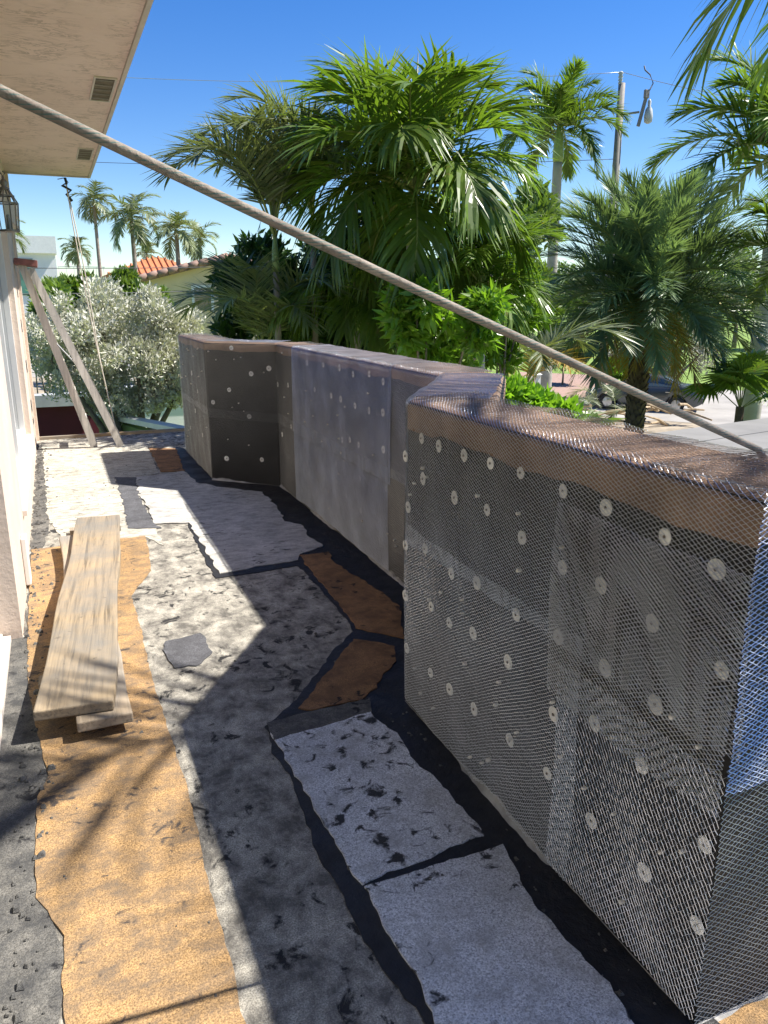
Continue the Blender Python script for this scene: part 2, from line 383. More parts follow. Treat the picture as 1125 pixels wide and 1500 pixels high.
# ================================================================== THE SETTING
GZ = -2.8
def flat(name, pts, z, mat, parent=None):
    me = mesh(name, [(p[0], p[1], z) for p in pts], [tuple(range(len(pts)))])
    if me.polygons[0].normal.z < 0: me.flip_normals()
    return link(name, me, mat, parent)
tag(flat('ground', [(-600, -600), (600, -600), (600, 600), (-600, 600)], GZ, 'grass'), kind='structure')
pp = lambda *q: [onz(x, y, GZ) for x, y in q]
a = Vector((-0.62, 0.78, 0)).normalized(); nrm = Vector((a.y, -a.x, 0))      # street runs along a
c0 = onz(985, 600, GZ)
tag(flat('street', [c0 + a * 90 - nrm * 3.5, c0 - a * 60 - nrm * 3.5, c0 - a * 60 + nrm * 9, c0 + a * 90 + nrm * 9], GZ + 0.012, 'asphalt'), kind='structure')
tag(flat('dirt_verge', [c0 + a * 40 - nrm * 9, c0 - a * 30 - nrm * 9, c0 - a * 30 - nrm * 3.4, c0 + a * 40 - nrm * 3.4], GZ + 0.006, 'dirt'), kind='structure')
tag(flat('brick_driveway', pp((770, 600), (900, 575), (880, 550), (760, 545)), GZ + 0.018, 'pavers'), kind='structure')

# roof deck
DK = empty('roof_deck'); tag(DK, kind='structure')
mb = MB(); mb.box(-1.2, 1.5, -5.5, 9.9, -0.25, 0.0); mb.box(1.501, 2.7, -5.5, 0.99, -0.25, -0.001); dk = mb.build('base_sheet', 'base', DK)
sheet('tan_strip', [(1.24, 0.985), (2.3, 0.985), (2.3, 0.2), (1.10, 0.2), (1.16, 0.6)], 0, 0.004, 'orange', DK, 0.05, 0.01, 33)
mb = MB(); mb.box(-0.27, 1.5, 9.9, 9.96, -0.30, 0.035); mb.build('edge_board', 'edgewood', DK)
mb = MB(); mb.box(-1.2, 2.0, -5.5, 9.88, -2.79, -0.26); mb.build('wall_below', 'stucco', DK)
Z = lambda *q: [onz(x, y, 0) for x, y in q]
sheet('cream_sheet', Z((62, 655), (215, 650), (232, 694), (199, 700), (205, 730), (240, 800), (212, 786), (176, 790), (98, 800), (70, 760)), 0, 0.004, 'cream', DK, 0.06, 0.012, 1)
sheet('wall_edge_grit', [(-0.55, -0.5), (-0.13, -0.5)] + [p[:2] for p in Z((93, 1500), (93, 1373), (71, 1336), (52, 1317), (52, 1224), (60, 1168), (71, 1138), (58, 1078), (42, 960), (52, 860), (72, 770), (80, 690), (76, 655))] + [(-0.27, 9.6), (-0.27, 3.9), (-0.55, 3.9)], 0, 0.003, 'edgegrit', DK, 0.05, 0.015, 2)
sheet('tan_strip', [p[:2] for p in Z((46, 806), (98, 800), (176, 790), (212, 786), (218, 806), (221, 836), (192, 873), (205, 916), (224, 1000), (246, 1067), (276, 1160), (295, 1243), (310, 1317), (325, 1358), (343, 1429), (355, 1485))] + [(0.27, 0.3), (-0.12, 0.3)] + [p[:2] for p in Z((93, 1490), (93, 1373), (71, 1336), (52, 1317), (52, 1224), (56, 1168), (71, 1138), (56, 1078), (40, 1000), (42, 890))], 0, 0.006, 'orange', DK, 0.03, 0.004, 3, 'tan granulated strip with grey spots')
# black mastic
tarp = [(1.25, 0.3), (1.25, 2.65), (1.80, 3.42), (1.80, 6.55), (1.30, 7.05), (1.30, 8.6)] + [p[:2] for p in Z((258, 655), (262, 688), (280, 714), (274, 766), (296, 812), (316, 848), (390, 837), (436, 829), (468, 862), (505, 905), (518, 926), (492, 949), (452, 1005), (428, 1031), (405, 1054), (388, 1066), (404, 1109), (430, 1149), (449, 1207), (474, 1269), (505, 1313), (533, 1380), (563, 1420), (605, 1478), (618, 1500))] + [(0.60, 0.3)]
sheet('tar_band', tarp, 0, 0.005, 'tar', DK, 0.03, 0.008, 5, 'glossy black tar band along the parapet foot')
sheet('grey_sheet', Z((199, 701), (270, 691), (288, 708), (325, 715), (382, 722), (403, 740), (418, 765), (446, 772), (450, 786), (475, 802), (439, 813), (437, 822), (389, 829), (322, 842), (300, 806), (277, 767), (227, 769), (215, 740), (205, 729)), 0.003, 0.010, 'greysheet', DK, 0.05, 0.014, 6)
sheet('rust_sheet', Z((439, 815), (482, 810), (489, 826), (553, 865), (585, 890), (591, 938), (560, 930), (522, 922), (508, 900), (470, 855)), 0.003, 0.010, 'orange2', DK, 0.03, 0.010, 7)
sheet('rust_sheet', Z((438, 1040), (518, 938), (580, 949), (578, 971), (549, 1009), (531, 1027), (447, 1044)), 0.003, 0.010, 'orange2', DK, 0.03, 0.010, 8)
sheet('rust_sheet', Z((218, 657), (258, 658), (270, 691), (236, 692)), 0.003, 0.009, 'orange2', DK, 0.05, 0.012, 9)
sheet('white_sheet', Z((396, 1066), (538, 1031), (542, 1047), (584, 1082), (611, 1122), (656, 1162), (709, 1227), (678, 1238), (549, 1291), (529, 1300), (491, 1238), (400, 1082)), 0.004, 0.012, 'white', DK, 0.022, 0.007, 10)
sheet('white_sheet', [p[:2] for p in Z((533, 1302), (620, 1278), (735, 1241), (748, 1262), (781, 1329), (810, 1363), (851, 1400), (889, 1446), (915, 1487))] + [(1.04, 0.4), (0.66, 0.4)] + [p[:2] for p in Z((638, 1500), (607, 1433), (567, 1367))], 0.004, 0.012, 'white', DK, 0.022, 0.007, 11)
sheet('selvage_strip', Z((390, 1062), (541, 1026), (545, 1046), (403, 1088)), 0.0115, 0.0128, 'edgegrit', DK, 0.03, 0.006, 12)
sheet('slate_patch', Z((242, 941), (295, 928), (311, 956), (287, 976), (255, 980), (239, 953)), 0, 0.006, 'slate', DK, 0.025, 0.012, 13)
sheet('slate_patch', Z((168, 700), (200, 700), (204, 730), (227, 769), (236, 775), (187, 775), (181, 738)), 0, 0.008, 'slate', DK, 0.04, 0.014, 14)

mb = MB(); rg_ = random.Random(77)
for k in range(650):
    u = rg_.random()
    if u < .62: x_, y_ = -0.26 + abs(rg_.gauss(0, .05)), rg_.uniform(1.0, 9.6)
    elif u < .93: x_, y_ = rg_.uniform(-.2, 1.1), rg_.uniform(1.0, 9.5)
    else: x_, y_ = 1.16 - abs(rg_.gauss(0, .12)), rg_.uniform(.9, 2.6)
    r_ = rg_.choice((.002, .003, .004, .006)) * rg_.uniform(.7, 1.5) * (1.5 if u < .62 else .9)
    vs = [(x_ + r_ * rg_.uniform(.6, 1.2) * a_, y_ + r_ * rg_.uniform(.6, 1.4) * b_, .006 + r_ * c_ * rg_.uniform(.5, 1)) for a_, b_, c_ in ((-1, -1, 0), (1, -1, 0), (1, 1, 0), (-1, 1, 0), (-.6, -.6, 1.1), (.6, -.5, 1.1), (.5, .6, 1.1), (-.5, .5, 1.1))]
    mb.add(vs, [(4, 5, 6, 7), (0, 1, 5, 4), (1, 2, 6, 5), (2, 3, 7, 6), (3, 0, 4, 7)])
tag(mb.build('loose_grit', 'edgegrit', DK), kind='stuff')

# ================================================================== NEAR HOUSE
HX = -0.28
HS = empty('house', (HX, 4, 0))
HS.location = (0, 0, 0)
tag(HS, 'cream stucco house wall with overhanging soffit along the left of the deck', 'house')
mb = MB()
mb.box(-0.60, HX, 8.35, 10.0, -0.02, 2.95); mb.box(-0.60, HX, 3.9, 5.25, -0.02, 2.95)
mb.box(-0.60, HX, 5.25, 8.35, -0.02, 0.32); mb.box(-0.60, HX, 5.25, 8.35, 2.25, 2.95)
mb.box(-0.60, HX, -1.2, 3.9, 2.2, 2.95); mb.box(-0.60, HX, -1.2, 0.2, -0.02, 2.2)
mb.box(-6, -0.60, -1.2, 10.0, -2.79, 2.95)
mb.build('wall', 'stucco', HS)
mb = MB(); mb.box(-6.3, 0.57, -1.6, 9.95, 2.95, 3.03); mb.build('soffit', 'soffit', HS)
mb = MB(); mb.box(0.572, 0.597, -1.6, 9.98, 2.935, 3.16); mb.box(-6.3, 0.571, 9.952, 9.98, 2.935, 3.16); mb.build('fascia', 'trim', HS)
mb = MB(); mb.box(0.598, 0.615, -1.6, 10.0, 3.05, 3.19); mb.build('drip_edge', 'coping', HS)
mb = MB(); mb.add([(-6.4, -1.7, 4.6), (0.66, -1.7, 3.19), (0.66, 10.05, 3.19), (-6.4, 10.05, 4.6), (-6.4, -1.7, 4.5), (0.66, -1.7, 3.161), (0.66, 10.05, 3.161), (-6.4, 10.05, 4.5)], [(0, 1, 2, 3), (7, 6, 5, 4), (0, 4, 5, 1), (1, 5, 6, 2), (2, 6, 7, 3), (3, 7, 4, 0)]); mb.build('roof', 'rooftile', HS)
for (px, py, sx, sy) in ((150, 130, 0.115, 0.30), (124, 225, 0.115, 0.30)):
    p = onz(px, py, 2.95); v = empty('tmp'); bpy.data.objects.remove(v)
    mb = MB(); mb.box(p.x - sx / 2, p.x + sx / 2, p.y - sy, p.y + sy, 2.944, 2.949); vo = mb.build('vent', 'vent', HS)
    mb = MB()
    for q in ((p.x - sx / 2 - .012, p.x - sx / 2, p.y - sy - .012, p.y + sy + .012), (p.x + sx / 2, p.x + sx / 2 + .012, p.y - sy - .012, p.y + sy + .012), (p.x - sx / 2, p.x + sx / 2, p.y - sy - .012, p.y - sy), (p.x - sx / 2, p.x + sx / 2, p.y + sy, p.y + sy + .012)):
        mb.box(*q, 2.938, 2.9495)
    mb.build('vent_frame', 'trim', vo)
    for k in range(5):
        yy = p.y - sy + (k + 0.5) * sy * 2 / 5
        mb = MB(); mb.box(p.x - sx / 2 + .004, p.x + sx / 2 - .004, yy - .02, yy + .02, 2.941, 2.9435); mb.build('slat', 'bronze', vo)
# window and near sliding door
def opening(name, y0, y1, z0, z1, nm, xg):
    mb = MB(); mb.box(xg - .02, xg, y0, y1, z0, z1); wo = mb.build(name, 'glass', HS)
    mb = MB(); t = 0.055
    mb.box(xg + .001, xg + .05, y0, y0 + t, z0, z1); mb.box(xg + .001, xg + .05, y1 - t, y1, z0, z1)
    mb.box(xg + .001, xg + .05, y0 + t, y1 - t, z1 - t, z1); mb.box(xg + .001, xg + .05, y0 + t, y1 - t, z0, z0 + t)
    mid = (y0 + y1) / 2; mb.box(xg + .001, xg + .045, mid - .03, mid + .03, z0 + t, z1 - t)
    mb.build('frame', 'whitepaint', wo); return wo
opening('window', 5.25, 8.35, 0.32, 2.25, 'window', -0.38)
sd = opening('sliding_door', 0.2, 3.9, 0.02, 2.2, 'door', -0.47)
mb = MB(); mb.box(-0.42, -0.33, 0.2, 3.88, 0.0, 0.03); mb.box(-0.375, -0.365, 0.2, 3.88, 0.0301, 0.045); mb.build('door_track', 'trim', sd)
mb = MB(); mb.box(HX + .001, -0.255, 5.2, 8.4, 0.285, 0.318); mb.build('window_sill', 'trim', HS)
mb = MB(); mb.box(HX + .001, HX + .028, 9.86, 10.02, 0.0, 2.93); mb.build('corner_trim', 'stucco', HS)
mb = MB(); mb.box(HX + .002, HX + .03, 4.62, 4.74, 0.02, 0.30); o = mb.build('white_downpipe_stub', 'whitepaint', HS, bevel=0.006)

# lantern
LP = Vector((-0.195, 6.4, 0))
LT = empty('wall_lantern', (LP.x, LP.y, 2.08)); LT.scale = (.76,) * 3; tag(LT, 'weathered bronze glass lantern on the house wall below the soffit', 'lantern')
mb = MB(); n6 = 6
def hexring(r, z): return [(r * math.cos(2 * PI * k / n6 + .3), r * math.sin(2 * PI * k / n6 + .3), z) for k in range(n6)]
for k in range(n6):
    a0 = Vector(hexring(.088, 0)[k]); a1 = Vector(hexring(.105, .24)[k]); a2 = Vector(hexring(.035, .36)[k])
    mb.bar(a0, a1, .011, .011); mb.bar(a1, a2, .011, .011)
    for r_, zz in ((.088, 0), (.105, .24), (.075, .305)):
        q = hexring(r_, zz); mb.bar(q[k], q[(k + 1) % n6], .012, .012)
mb.build('frame', 'bronze', LT)
for k in range(n6):
    q0 = hexring(.086, .005); q1 = hexring(.103, .235); j = (k + 1) % n6
    me = mesh('pane', [q0[k], q0[j], q1[j], q1[k]], [(0, 1, 2, 3)]); link('pane', me, 'clearglass', LT)
mb = MB(); mb.lathe([(.04, .355), (.045, .37), (.02, .385), (.035, .41), (.03, .43), (.012, .45), (.012, .47)], n=10); mb.build('finial', 'bronze', LT, True)
mb = MB(); mb.tube([(-.112, 0, .25), (-.11, 0, .42), (-.08, 0, .51), (-.03, 0, .52), (0, 0, .47), (.02, 0, .50), (.0, 0, .515)], .008, 8); mb.box(-.114, -.105, -.05, .05, .12, .34); mb.build('bracket', 'bronze', LT)
mb = MB(); mb.lathe([(.09, -.012), (.09, 0), (.02, .004), (.015, .10), (.012, .14)], n=10); mb.build('candle_base', 'bronze', LT)

# ================================================================== PARAPET
PT = 1.25; TH = 0.30
IN = [Vector(p) for p in ((1.248, 8.57), (1.245, 7.0), (1.755, 6.50), (1.745, 3.40), (1.197, 2.60), (1.195, 1.0), (3.2, 1.0))]
OUT = [Vector(p) for p in ((1.548, 8.57), (1.548, 7.13), (2.055, 6.63), (2.045, 3.30), (1.490, 2.42), (1.490, 1.30), (3.2, 1.30))]
PW = empty('parapet', (1.35, 4.5, 0)); PW.location = (0, 0, 0)
tag(PW, 'zigzag parapet wall wrapped in black felt and metal lath beside the deck', 'parapet')
def strip_solid(inn, out, z0, z1):
    mb = MB(); n = len(inn)
    vs = [(p.x, p.y, z0) for p in inn] + [(p.x, p.y, z0) for p in out] + [(p.x, p.y, z1) for p in inn] + [(p.x, p.y, z1) for p in out]
    fs = []
    for i in range(n - 1):
        fs += [(i, i + 1, 2 * n + i + 1, 2 * n + i), (n + i + 1, n + i, 3 * n + i, 3 * n + i + 1), (2 * n + i, 2 * n + i + 1, 3 * n + i + 1, 3 * n + i)]
    fs += [(n, 0, 2 * n, 3 * n), (n - 1, 2 * n - 1, 4 * n - 1, 3 * n - 1)]
    mb.add(vs, fs); return mb
strip_solid(IN, OUT, 0.0, PT - 0.014).build('felt_core', 'felt', PW)
def offs(poly, d):
    """offset a polyline towards its left-hand (deck) side for IN, by d"""
    out = []
    for i, p in enumerate(poly):
        ds = []
        if i > 0: ds.append((poly[i] - poly[i - 1]).normalized())
        if i < len(poly) - 1: ds.append((poly[i + 1] - poly[i]).normalized())
        ns = [Vector((d_.y, -d_.x)) for d_ in ds]
        nn = sum(ns, Vector((0, 0))).normalized(); k = 1 / max(0.4, nn.dot(ns[0]))
        out.append(p + nn * d * k)
    return out
INo = offs(IN, 0.003); OUTo = offs(OUT, -0.003)
# brown wrap over the coping, one piece per straight run
for i in range(6):
    hb = 0.075 if i != 4 else 0.105
    mb = MB()
    a, b_, c_, d_ = INo[i], INo[i + 1], OUTo[i + 1], OUTo[i]
    zt = PT - 0.004; r1 = 0.022; k1 = r1 / TH; n_ = max(3, int((b_ - a).length / 0.07)); prof = []
    rw = random.Random(40 + i)
    for k in range(n_ + 1):
        t = k / n_; p = a.lerp(b_, t); q = d_.lerp(c_, t); nn = (p - q).normalized()
        lo = PT - hb + 0.008 * math.sin(k * .7 + i) + rw.uniform(-.006, .006); wv = 0.003 + rw.uniform(0, .004) if 0 < k < n_ else 0.0
        zz = zt + rw.uniform(-.004, .002) if 0 < k < n_ else zt
        pp_ = p + nn * wv * .5; p3 = p + nn * wv
        prof.append([(*p3, lo), (*(p + nn * wv * .3), lo + .04), (*pp_, zt - r1), (*p.lerp(q, k1 * .3), zt - r1 * .3), (*p.lerp(q, k1), zt), (*p.lerp(q, .5), zz), (*q.lerp(p, k1), zt), (*q, zt - r1), (*q, lo)])
    m_ = len(prof[0]); mb.add([v for pr in prof for v in pr], [(k * m_ + u, (k + 1) * m_ + u, (k + 1) * m_ + u + 1, k * m_ + u + 1) for k in range(n_) for u in range(m_ - 1)])
    mb.build('brown_wrap', 'brown', PW)

def lath(name, org, uv, vv, W, Hh, nv, lu=0.016, lv=0.009, sw=0.0024, tilt=0.6, mat='lath', wob=0.003, seed=0, fold=None):
    """expanded metal: diamond net of tilted flat strands, lu x lv diamonds, over W x Hh from org; fold = bend over the coping at that v"""
    rg = np.random.default_rng(seed)
    nu = int(W / lu); nw = int(Hh / (lv / 2))
    # nodes: row j at v=j*lv/2, u offset by lu/2 on odd rows
    j, i = np.meshgrid(np.arange(nw + 1), np.arange(nu + 1), indexing='ij')
    U = (i + 0.5 * (j % 2)) * lu; Vv = j * lv / 2.0
    ph = rg.uniform(0, 6, 6)
    def warp(U, V):
        d = wob * (np.sin(U * 9 + ph[0]) * np.sin(V * 7 + ph[1]) + 0.6 * np.sin(U * 23 + V * 11 + ph[2]))
        du = 0.004 * np.sin(V * 6 + ph[3]) + 0.003 * np.sin(U * 13 + V * 4 + ph[4]); dv = 0.006 * np.sin(U * 4 + ph[5]) + .003 * np.sin(U * 17 + ph[0])
        h = np.sin(np.round(U / lu * 2) * 127.1 + np.round(V / lv * 2) * 311.7) * 43758.5453; h = h - np.floor(h)
        g = np.sin(np.round(U / lu * 2) * 269.5 + np.round(V / lv * 2) * 183.3) * 43758.5453; g = g - np.floor(g)
        return U + du + (h - .5) * lu * .18, V + dv + (g - .5) * lv * .18, d + (h - .5) * .002
    segs = []
    A = np.stack([U, Vv], -1)
    for (odd) in (0, 1):
        jj = np.arange(odd, nw, 2)
        a = A[jj][:, :]                       # nodes on row
        up = A[jj + 1]
        if odd == 0:
            segs.append((a, up)); segs.append((a[:, 1:], up[:, :-1]))
        else:
            segs.append((a, up)); segs.append((a[:, :-1], up[:, 1:]))
    P0 = np.concatenate([s_[0].reshape(-1, 2) for s_ in segs]); P1 = np.concatenate([s_[1].reshape(-1, 2) for s_ in segs])
    keep = (np.maximum(P0[:, 0], P1[:, 0]) <= W + 1e-6)
    # frayed cut edge
    P0 = P0[keep]; P1 = P1[keep]
    jit = rg.normal(0, lu * 0.03, P0.shape); 
    n = len(P0)
    hw = sw / 2
    quads = []
    for (P, s) in ((P0, -1), (P0, 1), (P1, 1), (P1, -1)):
        u, v, d = warp(P[:, 0], P[:, 1])
        # strand width lies along v (tilted out of the sheet)
        v2 = v + s * hw * math.cos(tilt); d2 = d + s * hw * math.sin(tilt)
        quads.append((u, v2, d2))
    X = np.stack([q[0] for q in quads], 1).ravel(); Y = np.stack([q[1] for q in quads], 1).ravel(); D = np.stack([q[2] for q in quads], 1).ravel()
    o = np.array(org); uv = np.array(uv, float); vv = np.array(vv, float); nv = np.array(nv, float)
    if fold is None:
        V3 = o + X[:, None] * uv + Y[:, None] * vv + D[:, None] * nv
    else:
        r = 0.03; f0 = fold - r; arc = r * PI / 2
        t = np.clip((Y - f0) / arc, 0, 1) * PI / 2; over = np.clip(Y - f0 - arc, 0, None); und = np.minimum(Y, f0)
        alongv = und + r * np.sin(t) ; outn = -(r - r * np.cos(t)) - over
        V3 = o + X[:, None] * uv + (alongv + D * np.sin(t))[:, None] * vv + (outn + D * np.cos(t))[:, None] * nv
    Q = np.arange(4 * n).reshape(-1, 4)
    me = fast_mesh(name, V3, Q)
    return link(name, me, mat, PW)
up = (0, 0, 1)
def wall_lath(i, s0, s1, z0, z1, dist=0.009, **kw):
    a, b_ = IN[i], IN[i + 1]; t = (b_ - a).normalized(); n_ = Vector((t.y, -t.x))
    o = a + t * s0 + n_ * dist
    return lath('lath_sheet', (o.x, o.y, z0), (t.x, t.y, 0), up, s1 - s0, z1 - z0, (n_.x, n_.y, 0), **kw)
TOPF = lambda z0, extra=0.30: dict(fold=PT + 0.008 - z0)
def top_sheet(i, s0, s1, z0, dist=0.010, over=0.30, **kw):
    a, b_ = IN[i], IN[i + 1]; t = (b_ - a).normalized(); n_ = Vector((t.y, -t.x)); o = a + t * s0 + n_ * dist
    return lath('lath_sheet', (o.x, o.y, z0), (t.x, t.y, 0), up, s1 - s0, PT + 0.008 - z0 + over, (n_.x, n_.y, 0), fold=PT + 0.008 - z0, **kw)
# far runs (coarser strands are below a pixel there)
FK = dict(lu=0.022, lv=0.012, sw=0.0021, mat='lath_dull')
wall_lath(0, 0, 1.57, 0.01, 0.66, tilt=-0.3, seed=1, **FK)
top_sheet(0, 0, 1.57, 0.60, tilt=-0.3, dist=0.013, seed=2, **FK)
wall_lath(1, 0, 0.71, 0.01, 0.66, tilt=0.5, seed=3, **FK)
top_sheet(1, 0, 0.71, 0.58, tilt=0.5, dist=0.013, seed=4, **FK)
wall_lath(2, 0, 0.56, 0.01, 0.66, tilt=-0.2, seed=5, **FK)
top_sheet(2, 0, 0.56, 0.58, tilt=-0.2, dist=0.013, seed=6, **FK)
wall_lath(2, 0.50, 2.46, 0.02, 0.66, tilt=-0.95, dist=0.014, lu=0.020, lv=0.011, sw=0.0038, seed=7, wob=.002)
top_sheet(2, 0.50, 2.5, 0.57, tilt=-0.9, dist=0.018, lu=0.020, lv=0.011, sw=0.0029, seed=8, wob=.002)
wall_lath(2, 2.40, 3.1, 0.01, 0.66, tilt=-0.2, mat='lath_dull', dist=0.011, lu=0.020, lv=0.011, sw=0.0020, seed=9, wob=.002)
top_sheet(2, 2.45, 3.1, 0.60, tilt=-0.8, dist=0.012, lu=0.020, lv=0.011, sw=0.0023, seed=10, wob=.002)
top_sheet(3, 0.0, 0.97, 0.60, tilt=0.5, lu=0.019, lv=0.0105, sw=0.0025, seed=11)
# near run
wall_lath(4, 0.0, 1.12, 0.01, 0.76, tilt=-0.45, lu=0.0185, lv=0.0115, sw=0.0016, seed=12, wob=.004)
top_sheet(4, 0.0, 1.62, 0.70, tilt=-0.6, lu=0.0200, lv=0.0112, sw=0.0017, seed=13, dist=0.012, wob=.004)
wall_lath(4, 0.98, 1.612, 0.55, 1.10, tilt=-0.85, dist=0.020, lu=0.0195, lv=0.0115, sw=0.0020, seed=14, wob=.005)
wall_lath(4, 1.03, 1.612, 0.02, 0.66, tilt=-0.55, dist=0.016, lu=0.0150, lv=0.0195, sw=0.0021, seed=15, wob=.004)
# return run towards the right
top_sheet(5, -0.018, 1.0, 0.62, tilt=-0.75, dist=0.012, lu=0.020, lv=0.0115, sw=0.0022, seed=16, wob=.004)
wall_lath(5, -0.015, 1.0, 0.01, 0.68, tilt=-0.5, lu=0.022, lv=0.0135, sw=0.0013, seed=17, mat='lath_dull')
# plastic washers under the lath
mb = MB(); mb.lathe([(.0042, .001), (.0042, .0042), (.002, .0055)], n=8); NAILM = mesh('nail', mb.v, mb.f); NAILM.materials.append(M['bronze'])
wm = None
def washer(p, nrm_):
    global wm
    if wm is None:
        mb = MB(); mb.lathe([(0.0225, 0), (0.0225, .0015), (0.018, .003), (0.009, .003), (0.006, .002)], n=14); wm = mesh('washer', mb.v, mb.f); wm.materials.append(M['washer'])
    o = link('washer', wm, None, PW); o.location = p; o.rotation_euler = Vector(nrm_).to_track_quat('Z', 'Y').to_euler()
    s = random.uniform(0.85, 1.1); o.scale = (s, s, 1); o.rotation_euler.rotate_axis('Y', random.uniform(-.08, .08))
    c_ = link('nail', NAILM, None, o)
def plane_hit(px, py, i, d):
    a, b_ = IN[i], IN[i + 1]; t = (b_ - a).normalized(); n_ = Vector((t.y, -t.x, 0)); o = Vector((a.x, a.y, 0)) + n_ * d
    r_ = ray(px, py); k = (o - CAMP).dot(n_) / r_.dot(n_); return CAMP + r_ * k, n_
c8 = [(115,203),(165,226),(239,253),(316,276),(404,303),(528,357),(653,405),(825,490),(975,585),(68,255),(119,321),(211,376),(306,412),(408,493),(526,580),(638,632),(788,742),(990,880),(76,404),(125,525),(202,598),(276,625),(391,718),(514,783),(650,873),(797,980),(68,515),(143,694),(196,741),(265,772),(367,855),(500,1008),(620,1035),(68,662),(72,815),(141,887),(197,935),(268,993),(372,1083)]
for x, y in c8:
    p, n_ = plane_hit(560 + x / 1.991, 540 + y / 1.991, 4, 0.005); washer(p, n_)
for x, y in [(125,228),(297,125),(270,352),(457,160),(635,320),(880,628),(440,535),(645,735),(850,940)]:
    p, n_ = plane_hit(700 + x / 2.647, 1000 + y / 2.647, 4, 0.005); washer(p, n_)
for x, y in [(657,180),(724,193),(780,220),(847,218),(904,250),(622,283),(690,308),(729,322),(788,350),(846,370),(903,377),(590,172),(709,588),(808,648),(752,720),(812,782),(600,620),(660,650),(710,712),(916,692),(735,490),(767,490),(803,510),(905,530),(450,325),(448,125),(512,265),(470,262),(525,435),(488,468)]:
    p, n_ = plane_hit(240 + x / 2.8125, 470 + y / 2.8125, 2, 0.005); washer(p, n_)
for x, y in [(278,112),(360,218),(433,196),(269,284),(203,335),(352,394),(404,572),(259,567)]:
    p, n_ = plane_hit(240 + x / 2.8125, 470 + y / 2.8125, 1, 0.005); washer(p, n_)
for x, y in [(115,215),(130,370),(160,470),(110,440),(140,290)]:
    p, n_ = plane_hit(240 + x / 2.8125, 470 + y / 2.8125, 0, 0.005); washer(p, n_)
# nail heads: small, too many to pick apart
mb = MB()
for i, (n_k, L) in enumerate([(14, 1.57), (10, .7), (26, 3.1), (0, 0), (34, 1.6), (6, .5)]):
    if not n_k: continue
    a, b_ = IN[i], IN[i + 1]; t = (b_ - a).normalized(); n_ = Vector((t.y, -t.x))
    for k in range(n_k):
        s = random.uniform(.03, L - .03); zz = random.uniform(.06, 1.2); c = a + t * s + n_ * 0.021
        r_ = random.uniform(.0042, .0065); T3 = Vector((t.x, t.y, 0)); N3 = Vector((n_.x, n_.y, 0)); C3 = Vector((c.x, c.y, zz))
        ring = [C3 + (T3 * math.cos(q * PI / 4) + Vector((0, 0, 1)) * math.sin(q * PI / 4)) * r_ for q in range(8)]
        mb.add([C3 + N3 * .004] + ring + [q - N3 * .012 for q in ring], [(0, 1 + q, 1 + (q + 1) % 8) for q in range(8)] + [(1 + q, 9 + q, 9 + (q + 1) % 8, 1 + (q + 1) % 8) for q in range(8)])
tag(mb.build('nail_heads', 'pinkdot', PW), kind='stuff')
# mortar smear at the foot
for i in (1, 2, 4, 5):
    mb = MB(); a, b_ = INo[i], INo[i + 1]; t = (b_ - a).normalized(); n_ = Vector((t.y, -t.x)); L = (b_ - a).length
    s = 0.0; prev = None
    while s < min(L, 3.0):
        h = 0.006 + 0.022 * max(0, math.sin(s * 5 + i)) * random.uniform(.4, 1.3); dd = 0.004 + 0.007 * random.random()
        c = a + t * s; cur = [(c.x, c.y, h), (c.x + n_.x * dd, c.y + n_.y * dd, h * .6), (c.x + n_.x * (dd + .012), c.y + n_.y * (dd + .012), 0.004)]
        if prev: mb.add(prev + cur, [(0, 1, 4, 3), (1, 2, 5, 4)])
        prev = cur; s += 0.035
    mb.build('mortar_smear', 'mortar', PW)

# ================================================================== LOOSE THINGS ON THE DECK
def plank(name, p0, p1, wid, th, z0a, z0b, mat, label):
    a = Vector((p0[0], p0[1], z0a)); b_ = Vector((p1[0], p1[1], z0b)); d = b_ - a; L = d.length
    mb = MB(); n = 14
    rnd = random.Random(len(label)); vs = []
    for k in range(n + 1):
        y = L * k / n; j = 0.006 * math.sin(k * 0.9 + wid * 20); z = 0.006 * math.sin(k * .5)
        e = rnd.uniform(-.003, .003)
        vs += [(-wid / 2 + j, y, z), (wid / 2 + j + e, y, z), (wid / 2 + j + e, y, z + th), (-wid / 2 + j, y, z + th)]
    fs = []
    for k in range(n):
        o = 4 * k
        for q in range(4): fs.append((o + q, o + 4 + q, o + 4 + (q + 1) % 4, o + (q + 1) % 4))
    fs += [(0, 1, 2, 3), tuple(4 * n + q for q in (3, 2, 1, 0))]
    me = mesh(name, vs, fs); bm = bmesh.new(); bm.from_mesh(me)
    bmesh.ops.recalc_face_normals(bm, faces=list(bm.faces))
    es = [e for e in bm.edges if len(e.link_faces) == 2 and e.calc_face_angle(0) > 1.0]
    bmesh.ops.bevel(bm, geom=es, offset=0.006, segments=2, affect='EDGES', profile=.5); bm.to_mesh(me); bm.free()
    o = link(name, me, mat); o.location = a
    o.rotation_euler = (math.asin(d.z / L), 0, math.atan2(-d.x, d.y))
    tag(o, label, 'plank', 'planks lying on the deck'); return o
for k, (yy, x0_, x1_, lb) in enumerate(((3.30, -0.20, 0.14, 'short dark batten under the near ends of the planks'), (5.65, -0.02, 0.32, 'short dark batten under the far ends of the planks'))):
    mb = MB(); mb.box(x0_, x1_, yy - .045, yy + .045, 0.006, 0.044); tag(mb.build('wood_batten', 'plank2', None, bevel=.004), lb, 'batten', 'battens under the planks')
zt = 0.090
pn = (onz(55, 1045, .13) + onz(162, 1025, .13)) / 2; pf = (onz(117, 757, .13) + onz(173, 757, .13)) / 2
plank('wood_plank', pn, pf, 0.285, 0.042, zt, zt, 'plank', 'wide weathered tan plank lying on top of the narrower plank')
